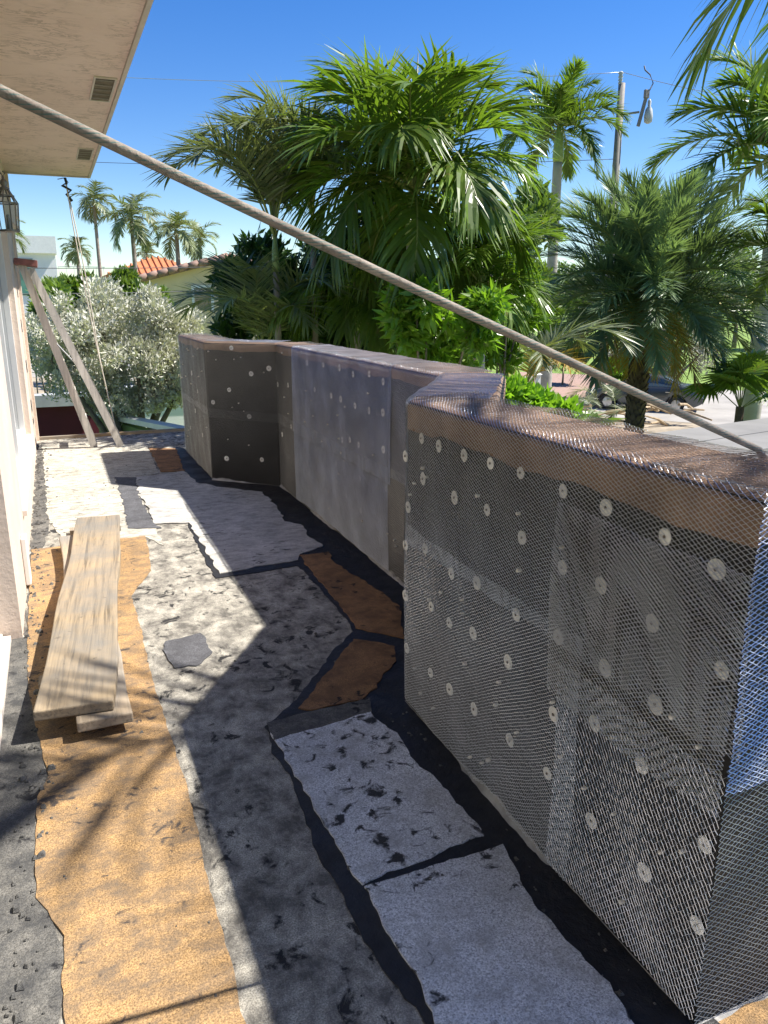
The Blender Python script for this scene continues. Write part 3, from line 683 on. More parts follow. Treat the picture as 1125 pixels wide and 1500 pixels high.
qn = (onz(104, 1062, .085) + onz(206, 1042, .085)) / 2; qf = onz(104, 785, .085)
plank('wood_plank', qn, (qf.x + 0.03, qf.y), 0.20, 0.042, 0.045, 0.045, 'plank2', 'narrower grey plank sticking out from under the wide plank')

# ladder
LD = empty('stepladder', (0.45, 9.1, 0)); LD.location = (0, 0, 0)
tag(LD, 'weathered wooden stepladder with red cap leaning on the far house corner', 'ladder')
TL = Vector((-0.175, 9.32, 1.96))
def rail(a, b_, w_=.075, h_=.03):
    mb = MB(); mb.bar(a, b_, h_, w_, up=(1, 0, 0.3)); return mb
f1a, f1b = Vector((0.32, 9.18, 0.01)), Vector((0.33, 9.60, 0.01))
r1a, r1b = Vector((0.60, 9.08, 0.01)), Vector((0.62, 9.66, 0.01))
rail(f1a, TL + Vector((-.03, -.10, 0))).build('rail', 'ladder', LD); rail(f1b, TL + Vector((-.03, .12, 0))).build('rail', 'ladder', LD)
rail(r1a, TL + Vector((.05, -.12, -.04))).build('rear_rail', 'ladder', LD); rail(r1b, TL + Vector((.05, .14, -.04))).build('rear_rail', 'ladder', LD)
for k in range(1, 6):
    t = k / 6.2; a = f1a.lerp(TL + Vector((-.03, -.10, 0)), t); b_ = f1b.lerp(TL + Vector((-.03, .12, 0)), t)
    mb = MB(); mb.bar(a, b_, .08, .022); mb.build('tread', 'ladder', LD)
mb = MB(); mb.box(-.10, .12, -.16, .18, -.01, .055); o = mb.build('top_cap', 'ladder_red', LD, bevel=.006); o.location = TL; o.rotation_euler = (0, R(6), 0)
mb = MB(); mb.bar(f1a.lerp(TL, .60), r1a.lerp(TL, .45), .02, .008); mb.build('spreader', 'coping', LD)
mb = MB(); mb.bar(r1a.lerp(TL, .12), r1b.lerp(TL, .12), .03, .02); mb.bar(r1a.lerp(TL, .5), r1b.lerp(TL, .5), .03, .02); mb.build('rear_brace', 'ladder', LD)

# hanging cord from the soffit
p0 = onz(95, 259, 2.94); p1 = at(150, 560, p0.length - 0.2); p2 = onz(176, 655, 0.01)
HC = empty('hanging_cord', (p0.x, p0.y, 0)); HC.location = (0, 0, 0); tag(HC, 'pale double cord hanging from the soffit down to the far deck edge', 'cord')
d0 = Vector((p0.x, p0.y, 2.93)); dend = Vector((0.62, 9.85, 0.04))
for s in (0, 1):
    pts = []
    for k in range(17):
        t = k / 16; p = d0.lerp(dend, t); p.x += -0.03 * math.sin(t * PI) + s * 0.035 * math.sin(min(1, t * 1.4) * PI); p.y += s * .02
        pts.append(p)
    mb = MB(); mb.tube(pts, .007, 6); mb.build('strand', 'cord', HC, True)
mb = MB(); mb.tube([d0, d0 + Vector((.01, 0, -.06)), d0 + Vector((-.04, 0, -.08)), d0 + Vector((.05, 0, -.13)), d0 + Vector((0, .03, -.17)), d0 + Vector((.05, 0, -.24))], .016, 7); mb.build('black_knot', 'black', HC, True)
mb = MB(); mb.tube([d0 + Vector((-.08, 0, -.02)), d0 + Vector((0, 0, 0.0)), d0 + Vector((.03, 0, -.05))], .005, 6); mb.build('hook', 'bronze', HC)

# thick rope
e1 = Vector((1.475, 1.30, PT + 0.024)); s1 = at(0, 130, 1.32); s0 = s1 + (s1 - e1) * 0.14
pts = []
for k in range(40):
    t = k / 39; p = s0.lerp(e1, t); p.z -= 0.006 * math.sin(t * PI) * (1 - .3 * t); pts.append(p)
last = pts[-1]; pts += [last + Vector((.020, -.01, -.010)), last + Vector((.036, -.018, -.035)), last + Vector((.042, -.021, -.10)), last + Vector((.045, -.02, -.5)), last + Vector((.05, -.02, -1.2))]
mb = MB(); NR = 14; mb.tube(pts, 0.0082, NR); me = mesh('rope', mb.v, mb.f, True)
uvl = me.uv_layers.new(name='UVMap'); acc = [0]
for k in range(1, len(pts)): acc.append(acc[-1] + (pts[k] - pts[k - 1]).length)
for poly in me.polygons:
    ks = [me.loops[li].vertex_index % NR for li in poly.loop_indices]
    wrap = max(ks) - min(ks) > NR / 2
    for li in poly.loop_indices:
        vi = me.loops[li].vertex_index; k = vi % NR; k = k + NR if (wrap and k < NR / 2) else k
        uvl.data[li].uv = (acc[vi // NR] * 8.0, k / NR)
tag(link('rope', me, 'rope'), 'thick taut speckled rope running from upper left over the near parapet', 'rope')

# ================================================================== PALMS
def frond_mesh(name, L, e0, bend, n, ll, lw, v=0.35, droop=0.6, t0=0.12, seed=0, a0=70, a1=22, segs=3, rr=0.018, mats=('frond',), curl=1.3, stag=0.15):
    rnd = random.Random(seed); K = 18; pts = [Vector((0, 0, 0))]; tang = []
    side_b = rnd.uniform(-.25, .25)
    for k in range(K):
        s = (k + .5) / K; e = e0 - bend * s ** curl; az = side_b * s * s
        d = Vector((math.cos(e) * math.cos(az), math.cos(e) * math.sin(az), math.sin(e))); tang.append(d); pts.append(pts[-1] + d * (L / K))
    tang.append(tang[-1])
    mb = MB(); mb.tube(pts, [rr * (1 - .85 * k / K) for k in range(K + 1)], 5); nf_r = len(mb.f)
    for q in range(n):
        for sgn in (-1, 1):
            s = t0 + (1 - t0) * (q + rnd.uniform(-.3, .3) + .5) / n; s = min(.995, max(t0, s))
            k = min(K - 1, int(s * K)); fr = s * K - k; P = pts[k].lerp(pts[k + 1], fr); T = tang[k].lerp(tang[min(K, k + 1)], fr).normalized()
            S = Vector((0, 0, 1)).cross(T)
            if S.length < .05: S = Vector((0, 1, 0))
            S = S.normalized() * sgn; N = T.cross(S) * sgn
            if N.z < 0 and abs(T.z) < .9: N = -N
            u = (s - t0) / (1 - t0)
            an = R(lerp(a0, a1, u) + rnd.uniform(-9, 9)); vv = v + rnd.uniform(-stag, stag) * 2
            dirv = (T * math.cos(an) + (S * math.cos(vv) + N * math.sin(vv)) * math.sin(an)).normalized()
            ln = ll * (0.45 + 0.75 * math.sin(PI * min(1, .12 + .80 * u)) ** .8) * rnd.uniform(.85, 1.1) * (1.0 if u < .9 else .75)
            W = dirv.cross(N); W = W.normalized() if W.length > .01 else T.copy()
            tw = rnd.uniform(-.5, .5); W = (W * math.cos(tw) + N * math.sin(tw)).normalized()
            vs = []; p = P.copy(); dd = dirv.copy(); dr = droop * rnd.uniform(.6, 1.35)
            for g in range(segs + 1):
                x = g / segs; wd = lw * (0.55 + 1.1 * x - 1.65 * x * x) if g < segs else lw * .04
                vs += [p - W * wd * .5, p + W * wd * .5]
                dd = (dd + Vector((0, 0, -1)) * dr * (0.35 + x) / segs).normalized(); p = p + dd * ln / segs
            mb.add(vs, [(2 * g, 2 * g + 1, 2 * g + 3, 2 * g + 2) for g in range(segs)])
    me = mesh(name, mb.v, mb.f)
    for mn in mats: me.materials.append(M[mn])
    me.materials.append(M['rachis'])
    idx = [len(mats)] * nf_r + [0] * (len(mb.f) - nf_r); me.polygons.foreach_set('material_index', idx)
    return me
def frond_set(prefix, L, ll, lw, n, mat, elevs, bend, droop, seed, **kw):
    return [frond_mesh('frond', L * random.uniform(.92, 1.05), R(e), R(bend + 10 * (i % 2)), n, ll, lw, droop=droop, seed=seed + i, mats=(mat,), **kw) for i, e in enumerate(elevs)]
def palm(name, base, height, fronds, nfr, label, cat='palm tree', group=None, trunk_r=(.14, .10), lean=(0, 0), bark='palmbark', shaft=None, scale=1.0, seed=0, rings=True, spear=None, elev_sort=True, az0=0, boots=False, az_list=None):
    rnd = random.Random(seed); base = Vector(base)
    o = empty(name, base); tag(o, label, cat, group)
    mb = MB(); K = 22 if height < 5 else 34; pts = []; rad = []
    for k in range(K + 1):
        t = k / K; pts.append(Vector((lean[0] * t * t, lean[1] * t * t, height * t)))
        r_ = lerp(trunk_r[0], trunk_r[1], t) * (1 + .25 * math.exp(-t * 14)); rad.append(r_ * (1 + (.035 if rings and k % 2 else 0)))
    mb.tube(pts, rad, 12); mb.build('trunk', bark, o, True)
    topz = pts[-1]
    if shaft:
        mb = MB(); mb.tube([topz, topz + Vector((0, 0, shaft * .15)), topz + Vector((0, 0, shaft * .6)), topz + Vector((0, 0, shaft))], [trunk_r[1] * 1.05, trunk_r[1] * 1.25, trunk_r[1], trunk_r[1] * .55], 12); mb.build('crownshaft', 'crownshaft', o, True); topz = topz + Vector((0, 0, shaft * .92))
    if boots:
        mb = MB(); nb = int(height / 0.075)
        for k in range(nb * 7):
            t = (k / 7 + rnd.random() * .3) / nb; zz = height * min(1, t); az = k * 2.399; r_ = lerp(trunk_r[0], trunk_r[1], t)
            c = Vector((lean[0] * t * t, lean[1] * t * t, zz)); d = Vector((math.cos(az), math.sin(az), 0)); s_ = Vector((-d.y, d.x, 0)); ww = .075; hh = .15 * rnd.uniform(.8, 1.2); oo = .05 * rnd.uniform(.7, 1.4)
            mb.add([c + d * r_ * .95 - s_ * ww, c + d * r_ * .95 + s_ * ww, c + d * (r_ + oo) + s_ * ww * .5 + Vector((0, 0, hh)), c + d * (r_ + oo) - s_ * ww * .5 + Vector((0, 0, hh)), c + d * r_ * .9 + Vector((0, 0, hh * .9))], [(0, 1, 2, 3), (3, 2, 4), (0, 3, 4), (1, 4, 2)])
        tag(mb.build('leaf_bases', 'boot', o), kind='stuff')
    nv = len(fronds)
    for k in range(nfr):
        me = fronds[min(nv - 1, int(k / nfr * nv))]
        f = link('frond', me, None, o); f.location = topz + Vector((0, 0, -.02 * k / nfr * 6 * trunk_r[1]))
        az = az0 + k * 2.39996 + rnd.uniform(-.2, .2) if az_list is None else az_list[k % len(az_list)] + rnd.uniform(-.15, .15)
        f.rotation_euler = (rnd.uniform(-.12, .12), rnd.uniform(-.10, .10), az); s = scale * rnd.uniform(.88, 1.08); f.scale = (s, s, s)
    if spear:
        mb = MB(); mb.tube([topz, topz + Vector((.02, 0, spear * .6)), topz + Vector((0.05, 0.0, spear))], [.03, .022, .004], 6); mb.build('spear_leaf', 'frond_grey', o, True)
    return o

# centre palm: broad drooping bright fronds
F_ad = frond_set('a', 1.8, .70, .060, 44, 'frond_bright', (88, 80, 70, 60, 48, 30), 88, .75, 10, v=.45, rr=.022, t0=.16)
F_ad2 = frond_set('a', 1.75, .75, .060, 44, 'frond', (48, 28, 8, -10), 85, 1.8, 20, v=.3, rr=.022, t0=.16)
c = at(604, 420, 10.8)
palm('christmas_palm', (c.x, c.y, GZ), 5.1, F_ad + F_ad2, 30, 'big bright green palm with drooping plumes behind the parapet centre', trunk_r=(.13, .085), shaft=.75, seed=3, bark='royalbark', spear=1.6, scale=1.08)
c = at(705, 420, 11.5)
palm('christmas_palm', (c.x, c.y, GZ), 4.0, F_ad + F_ad2, 18, 'shorter bright green palm just right of the big centre palm', trunk_r=(.12, .08), shaft=.65, seed=8, bark='royalbark', scale=.70)
c = at(520, 420, 12.2)
palm('christmas_palm', (c.x, c.y, GZ), 3.95, F_ad2 + F_ad2[1:], 20, 'dark green palm with hanging fronds left of the big centre palm', trunk_r=(.12, .08), shaft=.6, seed=9, bark='royalbark', scale=.8, spear=2.3)
# areca palms: thin arching fronds on the left of the cluster
F_ar = frond_set('r', 2.1, .56, .036, 50, 'frond_grey', (88, 83, 77, 70, 62), 112, .35, 40, v=.35, rr=.016, t0=.22, curl=1.7)
for q, (px, py, dd, hh, nn, lb) in enumerate(((405, 420, 11.8, 4.8, 13, 'arching grey green areca palm at the left of the palm cluster'), (460, 420, 12.2, 5.15, 13, 'tall arching areca palm between centre palm and left areca'), (385, 430, 12.4, 3.0, 10, 'low areca palm nearest the silver tree'), (585, 400, 13.0, 5.9, 8, 'tall thin palm with grey plume rising behind the centre palm'))):
    c = at(px, py, dd); palm('areca_palm', (c.x, c.y, GZ), hh, F_ar, nn, lb, scale=1.05, trunk_r=(.06, .045), shaft=.5, seed=30 + q, az0=q, spear=.9 if q < 2 else None)
# date palm on the right
F_da = frond_set('d', 2.75, .56, .043, 78, 'frond_date', (82, 72, 60, 50, 38, 26, 14, 4, -6, -16), 45, .12, 60, v=.5, rr=.024, t0=.14, a0=60, a1=25, segs=2, stag=.35)
F_dy = frond_set('d', 2.3, .40, .026, 40, 'frond_dry', (-28, -42), 40, .4, 80, v=.3, rr=.02, t0=.14, segs=2, stag=.35)
c = at(945, 440, 20.0)
palm('date_palm', (c.x, c.y, GZ), 4.6, F_da + F_dy, 120, 'blue green date palm with rough brown trunk in front of the parked car', trunk_r=(.20, .22), seed=5, bark='boot', boots=True, scale=1.13)
# royal palm at the right edge
F_ro = frond_set('o', 3.2, .80, .095, 80, 'frond', (80, 66, 52, 38, 24, 6, -15), 70, .5, 90, v=.5, rr=.03, t0=.10, stag=.4)
c = at(1122, 430, 24.0)
palm('royal_palm', (c.x, c.y, GZ), 7.2, F_ro, 22, 'royal palm with thick grey trunk at the right edge', trunk_r=(.27, .20), shaft=1.1, seed=6, bark='royalbark')
c = at(812, 330, 32.0)
palm('royal_palm', (c.x, c.y, GZ), 9.4, F_ro, 20, 'distant royal palm left of the utility pole against the sky', trunk_r=(.24, .17), shaft=1.3, seed=7, bark='royalbark', scale=.82)
c = at(1165, 420, 19.0)
palm('royal_palm', (c.x, c.y, GZ), 4.6, F_ro, 13, 'lower dark palm behind the date palm at the right edge', trunk_r=(.16, .13), shaft=.7, seed=17, bark='royalbark', scale=.6)
# coconut palm hanging in from the upper right
F_co = frond_set('c', 4.3, .85, .05, 60, 'frond', (50, 30, 12, 0, -14), 75, .9, 120, v=.1, rr=.035, t0=.12, stag=.2)
ccp = palm('coconut_palm', (6.6, 2.2, GZ), 7.4, F_co, 9, 'coconut palm whose frond tips hang into the top right corner', trunk_r=(.17, .12), lean=(-.2, 0), seed=11, scale=1.0, az_list=[-2.95, -2.2, -1.5, -.8, 0, .7, 1.3])
for az_, sc_, k_ in ((2.1, .97, 2), (1.85, .9, 2)):
    f = link('frond', F_co[k_], None, ccp); f.location = (-.2, 0, 7.4); f.rotation_euler = (0, 0, az_); f.scale = (sc_,) * 3
# far palms on the left
F_fa = frond_set('f', 2.4, .85, .11, 34, 'frond_far', (75, 50, 28, 5, -20), 85, .7, 140, v=.2, rr=.03, t0=.12, segs=2)
for q, (px, pcy, dd, nn, sc, lb) in enumerate(((137, 295, 60, 15, 1.05, 'tall thin distant palm, leftmost of those above the yellow house'), (192, 318, 45, 15, 1.15, 'distant coconut palm with wide crown left of the orange roof'), (258, 338, 42, 14, .95, 'distant palm directly above the orange tiled roof'), (292, 350, 48, 12, .9, 'small distant palm at the ridge of the yellow house'), (112, 366, 62, 16, .85, 'low distant palm beside the white house terrace'), (4, 345, 30, 16, .55, 'palm peeking out beside the house corner and lantern'), (215, 372, 58, 12, .7, 'low distant palm between the coconut palm and orange roof'))):
    c = at(px, pcy, dd); palm('distant_palm', (c.x, c.y, GZ), c.z - GZ, F_fa, nn, lb, group='palms in the far distance on the left', trunk_r=(.15, .10), seed=50 + q, scale=sc * .68, az0=q * 1.1)

# fan palms low on the right
def fan_leaf(seed, Rr=.9, n=26, spread=R(250)):
    rnd = random.Random(seed); mb = MB(); mb.tube([(0, 0, 0), (.35, 0, .42), (.62, 0, .62)], .014, 5); nr_ = len(mb.f)
    c = Vector((.62, 0, .62)); ax = Vector((.75, 0, .25)).normalized(); sd = Vector((0, 1, 0)); nn = ax.cross(sd)
    for k in range(n):
        a = -spread / 2 + spread * k / (n - 1); ln = Rr * (0.75 + .3 * math.cos(a * .7)) * rnd.uniform(.92, 1.05)
        d = ax * math.cos(a) + sd * math.sin(a); s_ = (-ax * math.sin(a) + sd * math.cos(a)); w_ = spread / n * .55
        m1 = c + d * ln * .6 + Vector((0, 0, -.06)); tip = c + d * ln + Vector((0, 0, -.28 * ln))
        ww = ln * .6 * w_
        mb.add([c, m1 - s_ * ww + nn * .02, m1 + nn * -.02, m1 + s_ * ww + nn * .02, tip], [(0, 1, 2), (0, 2, 3), (1, 4, 2), (2, 4, 3)])
    me = mesh('fan_leaf', mb.v, mb.f); me.materials.append(M['frond']); me.materials.append(M['rachis'])
    me.polygons.foreach_set('material_index', [1] * nr_ + [0] * (len(mb.f) - nr_)); return me
FAN = [fan_leaf(s) for s in (1, 2, 3)]
def fan_palm(px, py, dd, hh, n, lb, sc, seed):
    rnd = random.Random(seed); c = at(px, py, dd); o = empty('fan_palm', (c.x, c.y, GZ)); tag(o, lb, 'fan palm', 'fan palms by the street')
    mb = MB(); mb.tube([(0, 0, 0), (.02, 0, hh * .5), (0, 0, hh)], [.13, .10, .09], 9); mb.build('trunk', 'boot', o)
    for k in range(n):
        f = link('leaf', FAN[k % 3], None, o); f.location = (0, 0, hh - .05); f.rotation_euler = (rnd.uniform(-.2, .2), rnd.uniform(-.7, .35), k * 2.4 + seed); s = sc * rnd.uniform(.8, 1.1); f.scale = (s, s, s)
fan_palm(1085, 590, 19, 2.1, 12, 'small fan palm growing behind the grey flat roof', .95, 1)
fan_palm(845, 600, 15, 1.6, 9, 'low fan palm beside the white picket fence', .7, 2)

# ================================================================== SHRUBS AND TREES
def leaf_cloud(name, blobs, n, ll, lw, seed, fold=True, up_bias=.5, shell=.55):
    rg = np.random.default_rng(seed); bl = np.array(blobs, float)
    wts = (bl[:, 3] * bl[:, 4]); wts /= wts.sum(); k = rg.choice(len(bl), n, p=wts)
    d = rg.normal(size=(n, 3)); d /= np.linalg.norm(d, axis=1)[:, None]
    rr = shell + (1 - shell) * rg.random(n) ** .6
    lump = 1 + .16 * np.sin(d[:, 0] * 7 + k) * np.sin(d[:, 1] * 6 + k * 2) + .10 * np.sin(d[:, 2] * 11 + k)
    ext = np.stack([bl[k, 3], bl[k, 3], bl[k, 4]], 1); P = bl[k, :3] + d * ext * (rr * lump)[:, None]
    ax = d * .6 + rg.normal(size=(n, 3)) * .7; ax[:, 2] += up_bias; ax /= np.linalg.norm(ax, axis=1)[:, None]
    b_ = np.cross(ax, rg.normal(size=(n, 3))); b_ /= np.linalg.norm(b_, axis=1)[:, None]
    s = rg.uniform(.65, 1.25, n)[:, None]; nn = np.cross(ax, b_)
    A = P; B = P + ax * ll * .45 * s + b_ * lw * .5 * s - nn * lw * .15 * s; C_ = P + ax * ll * s; D = P + ax * ll * .45 * s - b_ * lw * .5 * s - nn * lw * .15 * s
    V = np.stack([A, B, C_, D], 1).reshape(-1, 3); Q = np.arange(4 * n).reshape(-1, 4)
    # split along the midrib
    T = np.stack([Q[:, 0], Q[:, 1], Q[:, 2], Q[:, 0], Q[:, 2], Q[:, 3]], 1).reshape(-1, 3)
    return fast_mesh(name, V, T)
def tree(name, base, blobs, n, ll, lw, mat, label, cat='tree', group=None, seed=0, trunk_r=.12, limbs=True, up_bias=.5, shell=.5, bark='bark', sub=7, subr=.42):
    rnd = random.Random(seed); base = Vector(base); o = empty(name, base); tag(o, label, cat, group)
    rel = [(b_[0] - base.x, b_[1] - base.y, b_[2] - base.z, b_[3], b_[4]) for b_ in blobs]
    fine = []
    for b_ in rel:                      # twig clumps spread through each limb's foliage
        for k in range(sub):
            d = Vector((rnd.gauss(0, 1), rnd.gauss(0, 1), rnd.gauss(0.15, 1))).normalized() * rnd.uniform(.45, .95); r_ = subr * rnd.uniform(.65, 1.25)
            fine.append((b_[0] + d.x * b_[3], b_[1] + d.y * b_[3], b_[2] + d.z * b_[4], b_[3] * r_, b_[4] * r_))
    link('crown', leaf_cloud('crown', fine, n, ll, lw, seed, up_bias=up_bias, shell=shell), mat, o)
    mb = MB(); hz = min(b_[2] for b_ in rel); fork = Vector((0, 0, max(.15, hz * .5)))
    mb.tube([(0, 0, 0), fork * .5 + Vector((.04, .03, 0)), fork], [trunk_r * 1.2, trunk_r, trunk_r * .85], 8)
    for b_ in rel:
        q = Vector(b_[:3]); mid = fork.lerp(q, .5) + Vector((rnd.uniform(-.15, .15), rnd.uniform(-.15, .15), -.1)); mb.tube([fork * .9, mid, q, q + Vector((rnd.uniform(-.2, .2), rnd.uniform(-.2, .2), b_[4] * .6))], [trunk_r * .6, trunk_r * .4, trunk_r * .22, trunk_r * .06], 6)
    mb.build('trunk', bark, o, True); return o
def blobs_px(lst, dd):
    out = []
    for (px, py, rp, zs) in lst:
        c = at(px, py, dd + random.uniform(-.5, .5)); r_ = rp / 1127 * dd * 1.05; out.append((c.x, c.y, c.z, r_, r_ * zs))
    return out
# silver buttonwoods
bl = blobs_px([(95, 490, 48, .9), (150, 470, 45, .9), (215, 465, 45, .9), (265, 490, 38, .9), (75, 530, 34, .9), (135, 540, 50, .9), (200, 535, 55, .9), (255, 550, 42, .9), (120, 562, 28, .7), (240, 585, 30, .7), (170, 580, 45, .8), (60, 500, 35, 1), (285, 530, 28, 1)], 15)
c = at(188, 610, 15); tree('silver_buttonwood', (c.x, c.y, GZ), bl, 44000, .085, .036, 'silver', 'large silvery leaved tree beyond the far end of the deck', seed=1, trunk_r=.13, up_bias=.8, shell=.3, sub=14, subr=.40)
bl = blobs_px([(900, 505, 30, .9), (950, 490, 34, 1), (1000, 500, 34, 1), (1030, 515, 24, .9), (930, 525, 24, .8), (985, 525, 26, .8)], 37)
c = at(985, 560, 37); tree('silver_buttonwood', (c.x, c.y, GZ), bl, 9000, .17, .07, 'silver', 'silvery leaved tree on the lawn behind the parked car', seed=2, trunk_r=.16, up_bias=.4, shell=.3)
# shrubs below the palm cluster
def shrub(lst, dd, n, ll, lw, mat, lb, seed, grp='shrubs under the palm cluster', name='shrub', **kw):
    bl = blobs_px(lst, dd); cx = sum(b_[0] for b_ in bl) / len(bl); cy = sum(b_[1] for b_ in bl) / len(bl)
    return tree(name, (cx, cy, GZ), bl, n, ll, lw, mat, lb, 'shrub', grp, seed, trunk_r=.05, **kw)
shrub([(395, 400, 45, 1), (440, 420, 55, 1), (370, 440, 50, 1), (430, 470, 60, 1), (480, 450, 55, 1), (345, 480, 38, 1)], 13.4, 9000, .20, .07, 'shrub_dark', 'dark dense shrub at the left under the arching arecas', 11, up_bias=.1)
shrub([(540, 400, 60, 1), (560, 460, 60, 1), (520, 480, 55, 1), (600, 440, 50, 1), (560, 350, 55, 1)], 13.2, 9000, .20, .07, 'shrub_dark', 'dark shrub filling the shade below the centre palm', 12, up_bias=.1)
shrub([(625, 480, 42, 1), (670, 500, 42, 1), (640, 520, 40, .8), (610, 450, 38, 1), (690, 470, 36, 1)], 10.0, 3600, .20, .065, 'shrub', 'bright light green leafy shrub right of the centre palm trunk', 13, up_bias=-.2)
shrub([(730, 500, 40, 1), (760, 470, 32, 1), (720, 440, 42, 1), (745, 420, 40, 1), (700, 410, 40, 1)], 12.4, 4200, .20, .07, 'shrub', 'bright green shrub left of the date palm', 14, up_bias=-.1)
shrub([(760, 590, 26, .7), (795, 600, 26, .7), (825, 612, 20, .7), (745, 580, 22, .8)], 9.0, 1800, .15, .07, 'shrub', 'low glossy green bush just behind the parapet corner', 15, up_bias=.4)
shrub([(790, 330, 40, 1), (780, 400, 45, 1.2), (800, 460, 36, 1)], 26, 4500, .32, .12, 'tree', 'mid green bush behind the palm cluster, left of the date palm', 16)
shrub([(790, 510, 26, .9), (830, 515, 30, .8), (860, 520, 20, .8)], 43, 4500, .22, .12, 'shrub_dark', 'dark clipped hedge beside the brick driveway', 17, name='hedge')
shrub([(905, 540, 18, .8), (925, 548, 14, .7)], 36, 1500, .2, .1, 'shrub', 'small green bush beside the utility pole foot', 18)
# dried orange frond at the right side of the cluster
c = at(772, 470, 13.5); palm('areca_palm', (c.x, c.y, GZ), 2.9, frond_set('y', 1.6, .45, .028, 34, 'frond_dry', (60, 35), 100, .4, 160, t0=.2) + F_ar[3:], 9, 'areca palm with orange dying fronds left of the date palm', trunk_r=(.06, .05), seed=61)
# greenery behind the silver tree
for q, (lst, dd, mat, lb) in enumerate((
    ([(105, 428, 18, .9), (135, 426, 16, .9), (90, 445, 20, .8)], 24, 'frond_bright', 'bright green bush behind the silver tree, left of the cord'),
    ([(185, 422, 17, .9), (208, 432, 14, .8), (165, 420, 15, .8)], 26, 'tree', 'green bush behind the silver tree, below the far coconut palm'),
    ([(60, 470, 30, 1), (50, 520, 30, 1), (75, 440, 25, .9)], 20, 'tree', 'green bush seen between the ladder and the house wall'),
    ([(232, 438, 12, .8), (220, 440, 12, .8)], 30, 'tree', 'small green bush in front of the yellow house'))):
    shrub(lst, dd, 3500, .26, .08, mat, lb, 70 + q, 'bushes behind the silver tree', 'bush')
# far tree line
rnd = random.Random(4)
names_far = ['distant round tree behind the %s' % s for s in ('white house', 'white house terrace', 'tall thin palm', 'far coconut palm', 'orange roof', 'yellow house ridge', 'left areca palm', 'tall areca palm', 'dark shrub', 'centre palm', 'bright shrub', 'orange dying fronds', 'brick driveway', 'dark hedge', 'utility pole', 'date palm crown', 'silver tree on the lawn', 'lawn beyond the street', 'small fan palm', 'thick grey royal trunk', 'right edge palms')]
for q, lb in enumerate(names_far):
    px = -20 + q * 58; dd = rnd.uniform(80, 110); c = at(px, 448, dd); h_ = rnd.uniform(7, 10) if q > 8 else rnd.uniform(4.6, 5.6)
    bl = [(c.x + rnd.uniform(-2.5, 2.5), c.y + rnd.uniform(-1.5, 1.5), GZ + h_ * rnd.uniform(.4, .75), rnd.uniform(1.6, 2.6), h_ * .33) for _ in range(6)]
    tree('distant_tree', (c.x, c.y, GZ), bl, 2600, .5, .28, 'tree', lb, 'tree', 'tree line in the far distance', 200 + q, trunk_r=.2)

# ================================================================== NEIGHBOURING WALLS, HOUSES
def box_thing(name, label, cat, parts):
    o = empty(name, (0, 0, 0)); tag(o, label, cat)
    for (nm, mat, bx_) in parts:
        mb = MB()
        for q in bx_: mb.box(*q)
        mb.build(nm, mat, o)
    return o
box_thing('boundary_wall', 'maroon wall with grey coping below the ladder beyond the deck', 'wall', [('wall', 'maroon', [(-3.0, 0.78, 17.4, 17.6, GZ, -0.52)]), ('coping', 'coping', [(-3.0, 0.82, 17.3, 17.7, -0.519, -0.28)])])
o = empty('boundary_wall', (0, 0, 0)); tag(o, 'olive green wall with slanting white coping beyond the deck edge', 'wall')
a_, b_ = Vector((0.75, 16.0, 0)), Vector((1.95, 12.3, 0))
mb = MB(); mb.bar(a_ + Vector((0, 0, -1.7)), b_ + Vector((0, 0, -1.7)), .15, 2.2); mb.build('wall', 'green', o)
mb = MB(); mb.bar(a_ + Vector((0, 0, -.54)), b_ + Vector((0, 0, -.42)), .22, .09); mb.build('coping', 'whitepaint', o)
box_thing('boundary_wall', 'pale grey wall behind the trunk of the large silver tree', 'wall', [('wall', 'whitewall', [(1.2, 5.2, 20, 20.2, GZ, -0.55)]), ('coping', 'coping', [(1.1, 5.3, 19.9, 20.3, -.549, -.45)])])
# white modern house
x0 = at(20, 345, 70); xr = at(78, 345, 70); WX0, WX1 = -9.0, xr.x; zt_ = x0.z
o = box_thing('white_house', 'white modern flat roofed house with green glass at the far left', 'house', [
    ('wall', 'whitewall', [(WX0, WX1, 70, 80, GZ, 5.1), (WX1 + .01, WX1 + 3.8, 71.5, 80, GZ, 3.3)]),
    ('parapet_band', 'whitepaint', [(WX0, WX1 + .12, 69.6, 69.99, 5.2, zt_), (WX0, WX1 + .1, 69.95, 80.1, 5.101, 5.25), (WX1 - .1, WX1 + .14, 69.99, 80, 5.26, zt_)])])
for (xa, xb) in ((-3.9, -2.2), (-2.15, -0.75)):
    mb = MB(); mb.box(xa, xb, 69.9, 69.95, 2.0, 4.75); po = mb.build('window', 'greenglass', o)
    mb = MB(); mb.box(xa - .06, xa, 69.86, 69.96, 1.94, 4.81); mb.box(xb, xb + .05, 69.86, 69.96, 1.94, 4.81); mb.box(xa, xb, 69.86, 69.96, 4.75, 4.81); mb.build('frame', 'coping', po)
mb = MB()
for k in range(7): mb.box(WX1 + .15 + k * .58, WX1 + .18 + k * .58, 71.3, 71.33, 3.31, 4.25)
mb.box(WX1 + .1, WX1 + 3.75, 71.29, 71.34, 4.251, 4.31); mb.build('terrace_railing', 'coping', o)
